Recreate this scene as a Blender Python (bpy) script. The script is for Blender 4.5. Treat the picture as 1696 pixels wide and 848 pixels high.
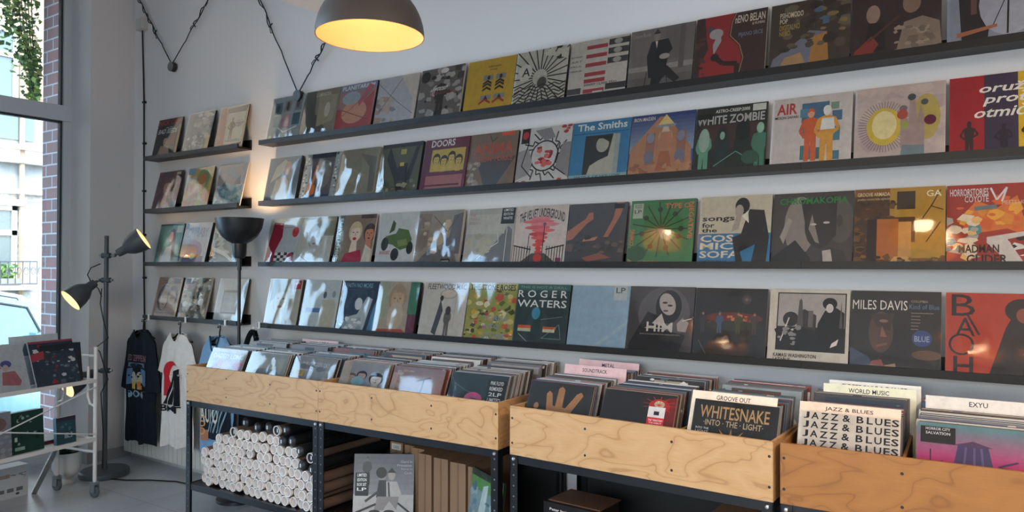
import bpy, math, random
from mathutils import Vector, Matrix, noise as mnoise
from mathutils.geometry import tessellate_polygon
S = bpy.context.scene
COL = S.collection
for o in list(bpy.data.objects): bpy.data.objects.remove(o)
PI = math.pi

# ------------------------------------------------------------------ camera, world, light, exposure
cd = bpy.data.cameras.new('camera'); cam = bpy.data.objects.new('camera', cd); COL.objects.link(cam)
cd.sensor_fit = 'HORIZONTAL'; cd.sensor_width = 36.0; cd.lens = 1220.85 / 1696 * 36.0
cd.clip_start = 0.05; cd.clip_end = 200
Fv = Vector((-0.552002, 0.833762, 0.011557)); Rv = Vector((0.833828, 0.552021, 0.001793)); Uv = Rv.cross(Fv)
M4 = Matrix((Rv, Uv, -Fv)).transposed().to_4x4(); M4.translation = Vector((4.0, -3.2827, 1.54))
cam.matrix_world = M4
S.camera = cam
S.view_settings.view_transform = 'Standard'; S.view_settings.look = 'None'
S.view_settings.exposure = 0.34; S.view_settings.gamma = 1.0; S.view_settings.use_curve_mapping = False
try:
    S.cycles.max_bounces = 10; S.cycles.transparent_max_bounces = 24; S.cycles.caustics_reflective = False
    S.cycles.caustics_refractive = False; S.cycles.sample_clamp_indirect = 6.0; S.cycles.use_denoising = True
except Exception: pass
wd = bpy.data.worlds.new('sky'); S.world = wd; wd.use_nodes = True
nt = wd.node_tree; nt.nodes.clear()
sk = nt.nodes.new('ShaderNodeTexSky'); sk.sky_type = 'NISHITA'; sk.sun_disc = False
sk.sun_elevation = math.radians(52); sk.sun_rotation = math.radians(100); sk.dust_density = 2.5; sk.ozone_density = 1.0
bg = nt.nodes.new('ShaderNodeBackground'); bg.inputs['Strength'].default_value = 0.95
wo = nt.nodes.new('ShaderNodeOutputWorld')
nt.links.new(sk.outputs[0], bg.inputs[0]); nt.links.new(bg.outputs[0], wo.inputs[0])

def add_light(name, kind, loc, energy, color=(1, 1, 1), **kw):
    l = bpy.data.lights.new(name, kind); l.energy = energy; l.color = color
    for k, v in kw.items(): setattr(l, k, v)
    o = bpy.data.objects.new(name, l); o.location = loc; COL.objects.link(o); return o
sun = add_light('sun', 'SUN', (0, 0, 12), 1.7, (1.0, 0.95, 0.86), angle=0.01)
sun.rotation_euler = Vector((-0.62, 0.28, -0.80)).to_track_quat('-Z', 'Y').to_euler()
# portal guides sky light through the shop window; area lamp is added fill
pt = add_light('window_portal', 'AREA', (-2.3, -3.2, 1.95), 1.0, shape='RECTANGLE', size=3.5, size_y=5.7)
pt.rotation_euler = Vector((1, 0, 0)).to_track_quat('-Z', 'Y').to_euler(); pt.data.cycles.is_portal = True
WFILL = add_light('window_fill_light', 'AREA', (-2.75, -3.5, 2.2), 440.0, (0.44, 0.70, 1.0), shape='RECTANGLE', size=3.0, size_y=5.0)  # unseen blue area lamp added outside the window to boost the daylight indoors
WFILL.rotation_euler = Vector((1, 0.15, -0.3)).to_track_quat('-Z', 'Y').to_euler()
# added frontal fill lamp outside an invented rear window, behind the camera
PEND_W = 3.4
RFILL = add_light('rear_fill_light', 'AREA', (3.2, -6.75, 1.6), 125.0, (1.0, 0.88, 0.78), shape='RECTANGLE', size=4.4, size_y=2.3)
RFILL.rotation_euler = Vector((0, 1, 0)).to_track_quat('-Z', 'Z').to_euler()

CFILL = add_light('ceiling_fill_light', 'AREA', (5.4, -2.3, 3.12), 110.0, (1.0, 0.82, 0.68), shape='RECTANGLE', size=0.8, size_y=3.4)  # unseen area lamp added as warm fill, not a real ceiling fixture

# ------------------------------------------------------------------ colour helpers
def lin(c):
    if isinstance(c, str):
        c = c.lstrip('#'); c = [int(c[i:i + 2], 16) / 255 for i in (0, 2, 4)]
    return tuple((x / 12.92 if x <= 0.04045 else ((x + 0.055) / 1.055) ** 2.4) for x in c)

def mat(name, col='808080', rough=0.5, metal=0.0, spec=0.5, coat=0.0, attr=False, emit=None, estr=0.0, trans=0.0, bump=None, coat_rough=0.05, grain=28.0, gamp=0.13):
    m = bpy.data.materials.new(name); m.use_nodes = True; n = m.node_tree; b = n.nodes['Principled BSDF']
    b.inputs['Base Color'].default_value = (*lin(col), 1); b.inputs['Roughness'].default_value = rough
    b.inputs['Metallic'].default_value = metal; b.inputs['Specular IOR Level'].default_value = spec
    b.inputs['Coat Weight'].default_value = coat; b.inputs['Coat Roughness'].default_value = coat_rough
    b.inputs['Transmission Weight'].default_value = trans
    if emit: b.inputs['Emission Color'].default_value = (*lin(emit), 1); b.inputs['Emission Strength'].default_value = estr
    if attr:
        a = n.nodes.new('ShaderNodeAttribute'); a.attribute_name = 'Col'
        gt = n.nodes.new('ShaderNodeTexNoise'); gt.inputs['Scale'].default_value = grain; gt.inputs['Detail'].default_value = 3; gt.inputs['Roughness'].default_value = 0.7
        gc = n.nodes.new('ShaderNodeTexCoord'); n.links.new(gc.outputs['Object'], gt.inputs['Vector'])
        gr = n.nodes.new('ShaderNodeMapRange'); gr.inputs[1].default_value = .3; gr.inputs[2].default_value = .7; gr.inputs[3].default_value = 1 - gamp; gr.inputs[4].default_value = 1 + gamp * .6
        n.links.new(gt.outputs['Fac'], gr.inputs[0]); gm = n.nodes.new('ShaderNodeVectorMath'); gm.operation = 'SCALE'
        n.links.new(a.outputs['Color'], gm.inputs[0]); n.links.new(gr.outputs[0], gm.inputs['Scale']); n.links.new(gm.outputs[0], b.inputs['Base Color'])
    if bump:
        t = n.nodes.new('ShaderNodeTexNoise'); t.inputs['Scale'].default_value = bump[0]; t.inputs['Detail'].default_value = 6
        tc = n.nodes.new('ShaderNodeTexCoord'); n.links.new(tc.outputs['Object'], t.inputs['Vector'])
        bp = n.nodes.new('ShaderNodeBump'); bp.inputs['Strength'].default_value = bump[1]; bp.inputs['Distance'].default_value = 0.01
        n.links.new(t.outputs['Fac'], bp.inputs['Height']); n.links.new(bp.outputs[0], b.inputs['Normal'])
    return m

MAT = dict(
    wallr=mat('rear_wall_paint', '44423f', 0.8), wall=mat('painted_wall', 'cac6c6', 0.85, bump=(60, 0.05)), ceil=mat('ceiling_paint', 'd8d6d4', 0.9),
    frame=mat('window_frame_paint', 'c0c4c6', 0.45), seal=mat('window_seal', '30343a', 0.6),
    black=mat('black_brown_shelf', '1a1615', 0.42, spec=0.25), rack=mat('black_rack_steel', '16171b', 0.35, 0.2),
    blackp=mat('rack_panel', '0b0b0d', 0.7), screw=mat('black_screw', '151310', 0.5), bolt=mat('steel_bolt', 'c8c8c8', 0.3, 1.0),
    lampg=mat('dark_grey_lamp_metal', '454a50', 0.42), lampb=mat('brown_grey_lamp_shade', '4d443f', 0.5),
    inner=mat('warm_white_enamel', 'fff0d8', 0.6), blackm=mat('matte_black_metal', '1d2024', 0.4),
    cord=mat('black_cable', '0c0c10', 0.6), printc=mat('printed_card', rough=0.42, spec=0.4, attr=True),
    gloss=mat('glossy_printed_card', rough=0.35, spec=0.35, coat=0.2, attr=True, coat_rough=0.03),
    cloth=mat('printed_cotton', gamp=0.08, rough=0.9, spec=0.1, attr=True, bump=(30, 0.25)), white=mat('white_steel_tube', 'd6d2cf', 0.35),
    ceram=mat('white_ceramic', 'd4d6d6', 0.4), soil=mat('potting_soil', '2e2620', 0.95), innerp=mat('warm_amber_enamel', 'cc9c6c', 0.6), leafd=mat('dark_leaf', '34433a', 0.5),
    rubber=mat('grey_rubber_wheel', '55585b', 0.6), steel=mat('galvanised_steel', 'a8acae', 0.35, 0.9),
    rad=mat('white_radiator', 'd4d2ce', 0.45), card=mat('brown_cardboard', '8a6a50', 0.8), tube=mat('brown_paper_tube', '7a6254', 0.8),
    cap=mat('white_plastic_cap', 'ece6e2', 0.45), cap_shade=mat('shaded_cap_recess', 'c4bcbc', 0.5), capb=mat('black_plastic_cap', '24262c', 0.4), plastic_grey=mat('grey_junction_box', 'b0aeaa', 0.6),  # cap recess: same white plastic, its shade painted in as a darker tone
    brackw=mat('white_plastic_clip', 'dcdcdc', 0.4))

def node_mat(name, fn, rough=0.5, **kw):
    m = mat(name, 'ffffff', rough, **kw); n = m.node_tree; b = n.nodes['Principled BSDF']; fn(n, b); return m
def ramp(n, fac, stops):
    r = n.nodes.new('ShaderNodeValToRGB'); e = r.color_ramp.elements
    while len(e) > 2: e.remove(e[-1])
    for i, (p, c) in enumerate(stops):
        if i < 2: e[i].position = p; e[i].color = (*lin(c), 1)
        else: q = e.new(p); q.color = (*lin(c), 1)
    n.links.new(fac, r.inputs[0]); return r
def mth(n, op, a, b=0.5):
    q = n.nodes.new('ShaderNodeMath'); q.operation = op
    for i, v in enumerate((a, b)):
        if isinstance(v, (int, float)): q.inputs[i].default_value = v
        else: n.links.new(v, q.inputs[i])
    return q.outputs[0]
def ply(c0, c1, c2):
    def fn(n, b):
        tc = n.nodes.new('ShaderNodeTexCoord'); mp = n.nodes.new('ShaderNodeMapping'); mp.inputs['Scale'].default_value = (2.6, 3, 6.0)
        n.links.new(tc.outputs['Object'], mp.inputs[0])
        oi = n.nodes.new('ShaderNodeObjectInfo'); n.links.new(mth(n, 'MULTIPLY', oi.outputs['Random'], 40.0), mp.inputs['Location'])
        t = n.nodes.new('ShaderNodeTexNoise'); t.inputs['Scale'].default_value = 1.15; t.inputs['Detail'].default_value = 2.2; t.inputs['Distortion'].default_value = 0.6
        n.links.new(mp.outputs[0], t.inputs['Vector'])
        f = mth(n, 'FRACT', mth(n, 'MULTIPLY', t.outputs['Fac'], 8.0)); tri = mth(n, 'ABSOLUTE', mth(n, 'SUBTRACT', f, 0.5))
        r = ramp(n, tri, ((0.0, c2), (0.07, c1), (0.5, c0)))
        g = n.nodes.new('ShaderNodeTexNoise'); g.inputs['Scale'].default_value = 6; mp2 = n.nodes.new('ShaderNodeMapping'); mp2.inputs['Scale'].default_value = (3, 3, 60)
        n.links.new(tc.outputs['Object'], mp2.inputs[0]); n.links.new(mp2.outputs[0], g.inputs['Vector'])
        mx = n.nodes.new('ShaderNodeMixRGB'); mx.blend_type = 'MULTIPLY'; mx.inputs[0].default_value = 0.28
        g2 = ramp(n, g.outputs['Fac'], ((0.3, 'c8c8c8'), (0.7, 'ffffff')))
        n.links.new(r.outputs[0], mx.inputs[1]); n.links.new(g2.outputs[0], mx.inputs[2]); n.links.new(mx.outputs[0], b.inputs['Base Color'])
    return fn
MAT['ply'] = node_mat('birch_plywood', ply('cca070', 'c69866', 'ae8050'), 0.45)
MAT['plyo'] = node_mat('varnished_orange_plywood', ply('a66c30', '9f662c', '8a5622'), 0.4)
def tilef(n, b):
    tc = n.nodes.new('ShaderNodeTexCoord'); br = n.nodes.new('ShaderNodeTexBrick'); br.offset = 0
    br.inputs['Color1'].default_value = (*lin('c2c4c6'), 1); br.inputs['Color2'].default_value = (*lin('bcbec0'), 1); br.inputs['Mortar'].default_value = (*lin('8a8c8e'), 1)
    br.inputs['Scale'].default_value = 1; br.inputs['Mortar Size'].default_value = 0.0022; br.inputs['Brick Width'].default_value = 0.6; br.inputs['Row Height'].default_value = 0.6
    n.links.new(tc.outputs['Object'], br.inputs['Vector'])
    t = n.nodes.new('ShaderNodeTexNoise'); t.inputs['Scale'].default_value = 3; t.inputs['Detail'].default_value = 5; n.links.new(tc.outputs['Object'], t.inputs['Vector'])
    mx = n.nodes.new('ShaderNodeMixRGB'); mx.blend_type = 'MULTIPLY'; mx.inputs[0].default_value = 0.35
    g = ramp(n, t.outputs['Fac'], ((0.3, 'c0c0c0'), (0.7, 'ffffff')))
    n.links.new(br.outputs['Color'], mx.inputs[1]); n.links.new(g.outputs[0], mx.inputs[2]); n.links.new(mx.outputs[0], b.inputs['Base Color'])
MAT['floor'] = node_mat('grey_floor_tiles', tilef, 0.28)
def brickf(n, b):
    tc = n.nodes.new('ShaderNodeTexCoord'); sp = n.nodes.new('ShaderNodeSeparateXYZ'); cb = n.nodes.new('ShaderNodeCombineXYZ')
    n.links.new(tc.outputs['Object'], sp.inputs[0]); n.links.new(mth(n, 'ADD', sp.outputs[0], sp.outputs[1]), cb.inputs[0]); n.links.new(sp.outputs[2], cb.inputs[1])
    br = n.nodes.new('ShaderNodeTexBrick'); br.offset = 0.5
    br.inputs['Color1'].default_value = (*lin('8c625c'), 1); br.inputs['Color2'].default_value = (*lin('75625f'), 1); br.inputs['Mortar'].default_value = (*lin('a8a8a8'), 1)
    br.inputs['Scale'].default_value = 1; br.inputs['Mortar Size'].default_value = 0.006; br.inputs['Brick Width'].default_value = 0.2; br.inputs['Row Height'].default_value = 0.094
    br.inputs['Bias'].default_value = 0.1
    n.links.new(cb.outputs[0], br.inputs['Vector']); n.links.new(br.outputs['Color'], b.inputs['Base Color'])
MAT['brick'] = node_mat('red_brick', brickf, 0.85)
def stucco(c0, c1, sc):
    def fn(n, b):
        tc = n.nodes.new('ShaderNodeTexCoord'); t = n.nodes.new('ShaderNodeTexNoise'); t.inputs['Scale'].default_value = sc; t.inputs['Detail'].default_value = 8
        n.links.new(tc.outputs['Object'], t.inputs['Vector']); r = ramp(n, t.outputs['Fac'], ((0.35, c0), (0.65, c1))); n.links.new(r.outputs[0], b.inputs['Base Color'])
        bp = n.nodes.new('ShaderNodeBump'); bp.inputs['Strength'].default_value = 0.6; bp.inputs['Distance'].default_value = 0.03
        n.links.new(t.outputs['Fac'], bp.inputs['Height']); n.links.new(bp.outputs[0], b.inputs['Normal'])
    return fn
MAT['stucco_beige'] = node_mat('beige_stucco', stucco('a08f7e', 'b4a490', 2.2), 0.9)
MAT['stucco_white'] = node_mat('rough_white_stucco', stucco('a8acaa', 'd0d4d0', 9), 0.9)
MAT['stone_grey'] = node_mat('grey_stone_band', stucco('8c9498', '9aa2a6', 4), 0.9)
MAT['asphalt'] = node_mat('street_asphalt', stucco('6e7072', '85878a', 30), 0.9)
MAT['pave'] = node_mat('sidewalk_paving', stucco('a4a29c', 'b4b2ac', 8), 0.9)
MAT['oglass'] = mat('far_window_glass', '5c7078', 0.08, spec=0.8)
MAT['cornice'] = mat('white_cornice', 'e8e6e0', 0.7)
MAT['iron'] = mat('wrought_iron', '4a5258', 0.5)
MAT['ivy'] = mat('ivy_leaf', gamp=0.05, rough=0.5, attr=True)
MAT['carglass'] = mat('car_glass', '6fa0a0', 0.05, spec=0.9, coat=0.6)
MAT['tyre'] = mat('tyre', '202022', 0.8)
for k, c in (('car_teal', '9fd0d4'), ('car_blue', '3f7fc0'), ('car_red', '8a4048'), ('car_silver', 'c4c8c4')): MAT[k] = mat(k + '_paint', c, 0.25, coat=0.8)

def glassy(name, tint, strength, rough, bumpsc=None):
    m = bpy.data.materials.new(name); m.use_nodes = True; n = m.node_tree; n.nodes.clear()
    out = n.nodes.new('ShaderNodeOutputMaterial'); mx = n.nodes.new('ShaderNodeMixShader'); tr = n.nodes.new('ShaderNodeBsdfTransparent'); gl = n.nodes.new('ShaderNodeBsdfGlossy')
    tr.inputs[0].default_value = (*tint, 1); gl.inputs['Roughness'].default_value = rough
    fr = n.nodes.new('ShaderNodeFresnel'); fr.inputs[0].default_value = 1.5
    f = mth(n, 'MINIMUM', mth(n, 'MULTIPLY', fr.outputs[0], strength), 1.0)
    n.links.new(f, mx.inputs[0]); n.links.new(tr.outputs[0], mx.inputs[1]); n.links.new(gl.outputs[0], mx.inputs[2]); n.links.new(mx.outputs[0], out.inputs[0]); return m
MAT['pane'] = glassy('window_glass', (0.93, 0.97, 0.97), 1.0, 0.0)
MAT['sleeve'] = glassy('clear_plastic_sleeve', (0.97, 0.97, 0.97), 1.55, 0.07)
MAT['sleeve_tight'] = glassy('tight_clear_sleeve', (0.97, 0.97, 0.97), 1.0, 0.05)
def bulbm(name, c, s):
    return mat(name, 'ffffff', emit=c, estr=s)
MAT['bulb'] = bulbm('lit_bulb', 'ffc880', 3.0)

# ------------------------------------------------------------------ mesh helpers
class MB:
    def __init__(s): s.v = []; s.f = []; s.c = []; s.m = []
    def face(s, pts, c=(1, 1, 1), m=0):
        i = len(s.v); s.v += [tuple(p) for p in pts]; s.f.append(tuple(range(i, i + len(pts)))); s.c.append(c); s.m.append(m)
    def box(s, x0, y0, z0, x1, y1, z1, c=(1, 1, 1), m=0, M=None):
        P = [Vector(p) for p in ((x0, y0, z0), (x1, y0, z0), (x1, y1, z0), (x0, y1, z0), (x0, y0, z1), (x1, y0, z1), (x1, y1, z1), (x0, y1, z1))]
        if M: P = [M @ p for p in P]
        i = len(s.v); s.v += [tuple(p) for p in P]
        for q in ((0, 3, 2, 1), (4, 5, 6, 7), (0, 1, 5, 4), (1, 2, 6, 5), (2, 3, 7, 6), (3, 0, 4, 7)):
            s.f.append(tuple(i + k for k in q)); s.c.append(c); s.m.append(m)
    def tube(s, pts, r, seg=8, c=(1, 1, 1), m=0, caps=True):
        pts = [Vector(p) for p in pts]; n = len(pts); rr = r if isinstance(r, (list, tuple)) else [r] * n
        rings = []; prev = None
        for i, p in enumerate(pts):
            t = (pts[min(i + 1, n - 1)] - pts[max(i - 1, 0)]).normalized()
            if prev is None: a = t.orthogonal().normalized()
            else:
                a = prev - t * prev.dot(t); a = a.normalized() if a.length > 1e-6 else t.orthogonal().normalized()
            prev = a; b = t.cross(a); base = len(s.v)
            for k in range(seg):
                w = 2 * PI * k / seg; s.v.append(tuple(p + (a * math.cos(w) + b * math.sin(w)) * rr[i]))
            rings.append(base)
        for i in range(n - 1):
            for k in range(seg):
                k2 = (k + 1) % seg; s.f.append((rings[i] + k, rings[i] + k2, rings[i + 1] + k2, rings[i + 1] + k)); s.c.append(c); s.m.append(m)
        if caps:
            s.f.append(tuple(rings[0] + k for k in reversed(range(seg)))); s.c.append(c); s.m.append(m)
            s.f.append(tuple(rings[-1] + k for k in range(seg))); s.c.append(c); s.m.append(m)
    def lathe(s, prof, seg=32, c=(1, 1, 1), m=0, M=None, close=False):
        base = len(s.v); n = len(prof)
        for r, z in prof:
            for k in range(seg):
                w = 2 * PI * k / seg; p = Vector((r * math.cos(w), r * math.sin(w), z))
                s.v.append(tuple(M @ p if M else p))
        for i in range(n - 1 + (1 if close else 0)):
            j = (i + 1) % n
            for k in range(seg):
                k2 = (k + 1) % seg; s.f.append((base + i * seg + k, base + i * seg + k2, base + j * seg + k2, base + j * seg + k)); s.c.append(c); s.m.append(m)
    def build(s, name, mats, parent=None, smooth=False, loc=None, rot=None):
        me = bpy.data.meshes.new(name); me.from_pydata(s.v, [], s.f)
        if not isinstance(mats, (list, tuple)): mats = [mats]
        for q in mats: me.materials.append(MAT[q] if isinstance(q, str) else q)
        me.polygons.foreach_set('material_index', s.m)
        if any(x.name.split('.')[0] in ATTR for x in me.materials):
            a = me.attributes.new('Col', 'FLOAT_COLOR', 'CORNER'); buf = []
            for f, c in zip(s.f, s.c): buf += [c[0], c[1], c[2], 1.0] * len(f)
            a.data.foreach_set('color', buf)
        if smooth:
            me.polygons.foreach_set('use_smooth', [True] * len(me.polygons))
            try: me.set_sharp_from_angle(angle=math.radians(40))
            except Exception: pass
        me.update()
        o = bpy.data.objects.new(name, me); COL.objects.link(o)
        if parent: o.parent = parent
        if loc: o.location = loc
        if rot: o.rotation_euler = rot
        return o
ATTR = {'printed_card', 'glossy_printed_card', 'printed_cotton', 'ivy_leaf'}
def tag(o, label=None, cat=None, group=None, kind=None):
    if label: o['label'] = label
    if cat: o['category'] = cat
    if group: o['group'] = group
    if kind: o['kind'] = kind
    return o
def thing(name, label, cat, loc=(0, 0, 0), rz=0.0, group=None):
    o = bpy.data.objects.new(name, None); COL.objects.link(o); o.empty_display_size = 0.1
    o.location = loc; o.rotation_euler = (0, 0, rz); return tag(o, label, cat, group)
def struct(o): o['kind'] = 'structure'; return o
def sbox(name, a, b, m):
    q = MB(); q.box(*a, *b); return struct(q.build(name, m))
def dup(root, loc=None, rot=None, label=None, group=None):
    r = root.copy(); COL.objects.link(r)
    if loc is not None: r.location = loc
    if rot is not None: r.rotation_euler = rot
    if label: r['label'] = label
    if group: r['group'] = group
    for ch in list(root.children):
        c = ch.copy(); COL.objects.link(c); c.parent = r
        for g in ch.children:
            d = g.copy(); COL.objects.link(d); d.parent = c
    return r

# ------------------------------------------------------------------ lettering
_tc = {}
def text_mesh(s, bold=0.0):
    k = (s, bold)
    if k in _tc: return _tc[k]
    cu = bpy.data.curves.new('lettering', 'FONT'); cu.body = s; cu.resolution_u = 2; cu.offset = bold; cu.size = 1; cu.fill_mode = 'FRONT'
    ob = bpy.data.objects.new('lettering', cu); COL.objects.link(ob)
    me = bpy.data.meshes.new_from_object(ob.evaluated_get(bpy.context.evaluated_depsgraph_get()))
    vs = [(v.co.x, v.co.y) for v in me.vertices]; fs = [tuple(p.vertices) for p in me.polygons]
    bpy.data.objects.remove(ob); bpy.data.curves.remove(cu); bpy.data.meshes.remove(me)
    if not vs: vs = [(0, 0), (1, 1)]
    x0 = min(v[0] for v in vs); x1 = max(v[0] for v in vs); y0 = min(v[1] for v in vs); y1 = max(v[1] for v in vs)
    vs = [((x - x0) / max(x1 - x0, 1e-6), (y - y0) / max(y1 - y0, 1e-6)) for x, y in vs]
    _tc[k] = (vs, fs); return _tc[k]

# ------------------------------------------------------------------ cover drawing: shapes in a 0..1 square, u right and v up
def clip(poly):
    for ax, lo, sg in ((0, 0, 1), (0, 1, -1), (1, 0, 1), (1, 1, -1)):
        out = []
        for i in range(len(poly)):
            a, b = poly[i - 1], poly[i]; da = (a[ax] - lo) * sg; db = (b[ax] - lo) * sg
            if (da >= 0) != (db >= 0):
                t = da / (da - db); out.append((a[0] + (b[0] - a[0]) * t, a[1] + (b[1] - a[1]) * t))
            if db >= 0: out.append(b)
        poly = out
        if len(poly) < 3: return []
    return poly
def ink(c):
    c = lin(c) if isinstance(c, str) else c
    return tuple(min(.88, 1.3 * x ** 1.12) for x in c)
class Art:
    def __init__(s, mb, W, H, y0=0.0, org=(0, 0), m=0, step=0.00003, noclip=False):
        s.mb, s.W, s.H, s.y, s.o, s.m, s.st, s.nc = mb, W, H, y0 - 0.0002, org, m, step, noclip
    def poly(s, pts, c):
        if not s.nc: pts = clip(list(pts))
        if len(pts) < 3: return
        c = ink(c); s.y -= s.st
        P = [Vector((s.o[0] + x * s.W, s.y, s.o[1] + y * s.H)) for x, y in pts]
        try: tris = tessellate_polygon([[Vector((x, y, 0)) for x, y in pts]])
        except Exception: return
        for t in tris:
            q = [P[i] for i in t]
            if (q[1] - q[0]).cross(q[2] - q[0]).y > 0: q.reverse()
            s.mb.face(q, c, s.m)
    def draw(s, shapes):
        for h in shapes:
            k = h[0]
            if k == 'r': s.poly([(h[1], h[2]), (h[3], h[2]), (h[3], h[4]), (h[1], h[4])], h[5])
            elif k == 'e':
                n = 18; rot = h[6] if len(h) > 6 else 0; ca, sa = math.cos(rot), math.sin(rot)
                s.poly([(h[1] + h[3] * math.cos(2 * PI * i / n) * ca - h[4] * math.sin(2 * PI * i / n) * sa, h[2] + h[3] * math.cos(2 * PI * i / n) * sa + h[4] * math.sin(2 * PI * i / n) * ca) for i in range(n)], h[5])
            elif k == 'p': s.poly([(h[1][i], h[1][i + 1]) for i in range(0, len(h[1]), 2)], h[2])
            elif k == 'l':
                q = h[1]; w = h[2] / 2
                for i in range(0, len(q) - 2, 2):
                    dx, dy = q[i + 2] - q[i], q[i + 3] - q[i + 1]; L = math.hypot(dx, dy) or 1; nx, ny = -dy / L * w, dx / L * w
                    s.poly([(q[i] + nx, q[i + 1] + ny), (q[i] - nx, q[i + 1] - ny), (q[i + 2] - nx, q[i + 3] - ny), (q[i + 2] + nx, q[i + 3] + ny)], h[3]); s.y += s.st
                s.y -= s.st
            elif k == 't':
                kw = h[7] if len(h) > 7 else {}; vs, fs = text_mesh(h[1], kw.get('b', 0.0)); x0, y0, x1, y1 = h[2:6]
                c = ink(h[6]); s.y -= s.st; sh = kw.get('i', 0.0); r = kw.get('rot', 0); out = []
                for x, y in vs:
                    if r == 90: x, y = 1 - y, x
                    elif r == -90: x, y = y, 1 - x
                    elif r == 180: x, y = 1 - x, 1 - y
                    out.append(Vector((s.o[0] + (x0 + (x1 - x0) * x + sh * (y - 0.5)) * s.W, s.y, s.o[1] + (y0 + (y1 - y0) * (y + kw.get('arc', 0) * (-(2 * x - 1) ** 2))) * s.H)))
                for f in fs: s.mb.face([out[i] for i in f], c, s.m)
            elif k == 'b':
                rnd = random.Random(h[9] if len(h) > 9 else 1); x0, y0, x1, y1, n, a, b, cs = h[1:9]
                for i in range(n):
                    cx, cy = rnd.uniform(x0, x1), rnd.uniform(y0, y1); k2 = rnd.randint(4, 7); ph = rnd.uniform(0, 6); rx = rnd.uniform(a, b); ry = rx * rnd.uniform(0.35, 1)
                    s.poly([(cx + rx * math.cos(ph + 2 * PI * j / k2) * rnd.uniform(.6, 1), cy + ry * math.sin(ph + 2 * PI * j / k2) * rnd.uniform(.6, 1)) for j in range(k2)], rnd.choice(cs))
                    s.y += s.st * 0.8
            elif k == 'g':
                x0, y0, x1, y1, c0, c1, n = h[1:8]; a, b = lin(c0), lin(c1)
                for i in range(n):
                    t = (i + .5) / n; s.poly([(x0, y0 + (y1 - y0) * i / n), (x1, y0 + (y1 - y0) * i / n), (x1, y0 + (y1 - y0) * (i + 1) / n), (x0, y0 + (y1 - y0) * (i + 1) / n)], tuple(a[j] + (b[j] - a[j]) * t for j in range(3))); s.y += s.st
                s.y -= s.st
            elif k == 'face':   # cx, cy, size, skin, hair, features
                cx, cy, z, sk_, ha, fe = h[1:7]
                s.draw([('e', cx, cy + .12 * z, .52 * z, .62 * z, ha), ('p', [cx - .2 * z, cy - .4 * z, cx + .2 * z, cy - .4 * z, cx + .3 * z, cy - 1.1 * z, cx - .3 * z, cy - 1.1 * z], sk_), ('e', cx, cy, .38 * z, .52 * z, sk_),
                        ('e', cx - .16 * z, cy + .08 * z, .07 * z, .03 * z, fe), ('e', cx + .16 * z, cy + .08 * z, .07 * z, .03 * z, fe), ('l', [cx, cy + .05 * z, cx + .04 * z, cy - .12 * z], .03 * z, fe),
                        ('e', cx, cy - .26 * z, .12 * z, .035 * z, fe), ('p', [cx - .42 * z, cy + .3 * z, cx, cy + .62 * z, cx + .42 * z, cy + .3 * z, cx + .1 * z, cy + .36 * z], ha)])
            elif k == 'fig':    # standing figure cx, foot y, height, body colour, skin, arm spread
                cx, y, H, bc, sk_ = h[1:6]; sp = h[6] if len(h) > 6 else 0.12
                s.draw([('p', [cx - .1 * H, y, cx - .02 * H, y, cx + .0 * H, y + .4 * H, cx + .02 * H, y, cx + .11 * H, y, cx + .1 * H, y + .5 * H, cx - .1 * H, y + .5 * H], bc),
                        ('p', [cx - .1 * H, y + .45 * H, cx + .1 * H, y + .45 * H, cx + .14 * H, y + .8 * H, cx + .03 * H, y + .85 * H, cx - .03 * H, y + .85 * H, cx - .14 * H, y + .8 * H], bc),
                        ('l', [cx - .12 * H, y + .78 * H, cx - .12 * H - sp * H, y + .58 * H, cx - .1 * H, y + .46 * H], .055 * H, bc), ('l', [cx + .12 * H, y + .78 * H, cx + .12 * H + sp * H, y + .6 * H, cx + .06 * H, y + .5 * H], .055 * H, bc),
                        ('e', cx, y + .92 * H, .06 * H, .08 * H, sk_), ('p', [cx - .07 * H, y + .92 * H, cx - .03 * H, y + 1.02 * H, cx + .04 * H, y + 1.02 * H, cx + .07 * H, y + .93 * H, cx, y + .97 * H], bc)])

def C(*p): return list(p)
K = 'caps'
BW = {'b': 0.012}; BB = {'b': 0.022}

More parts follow.
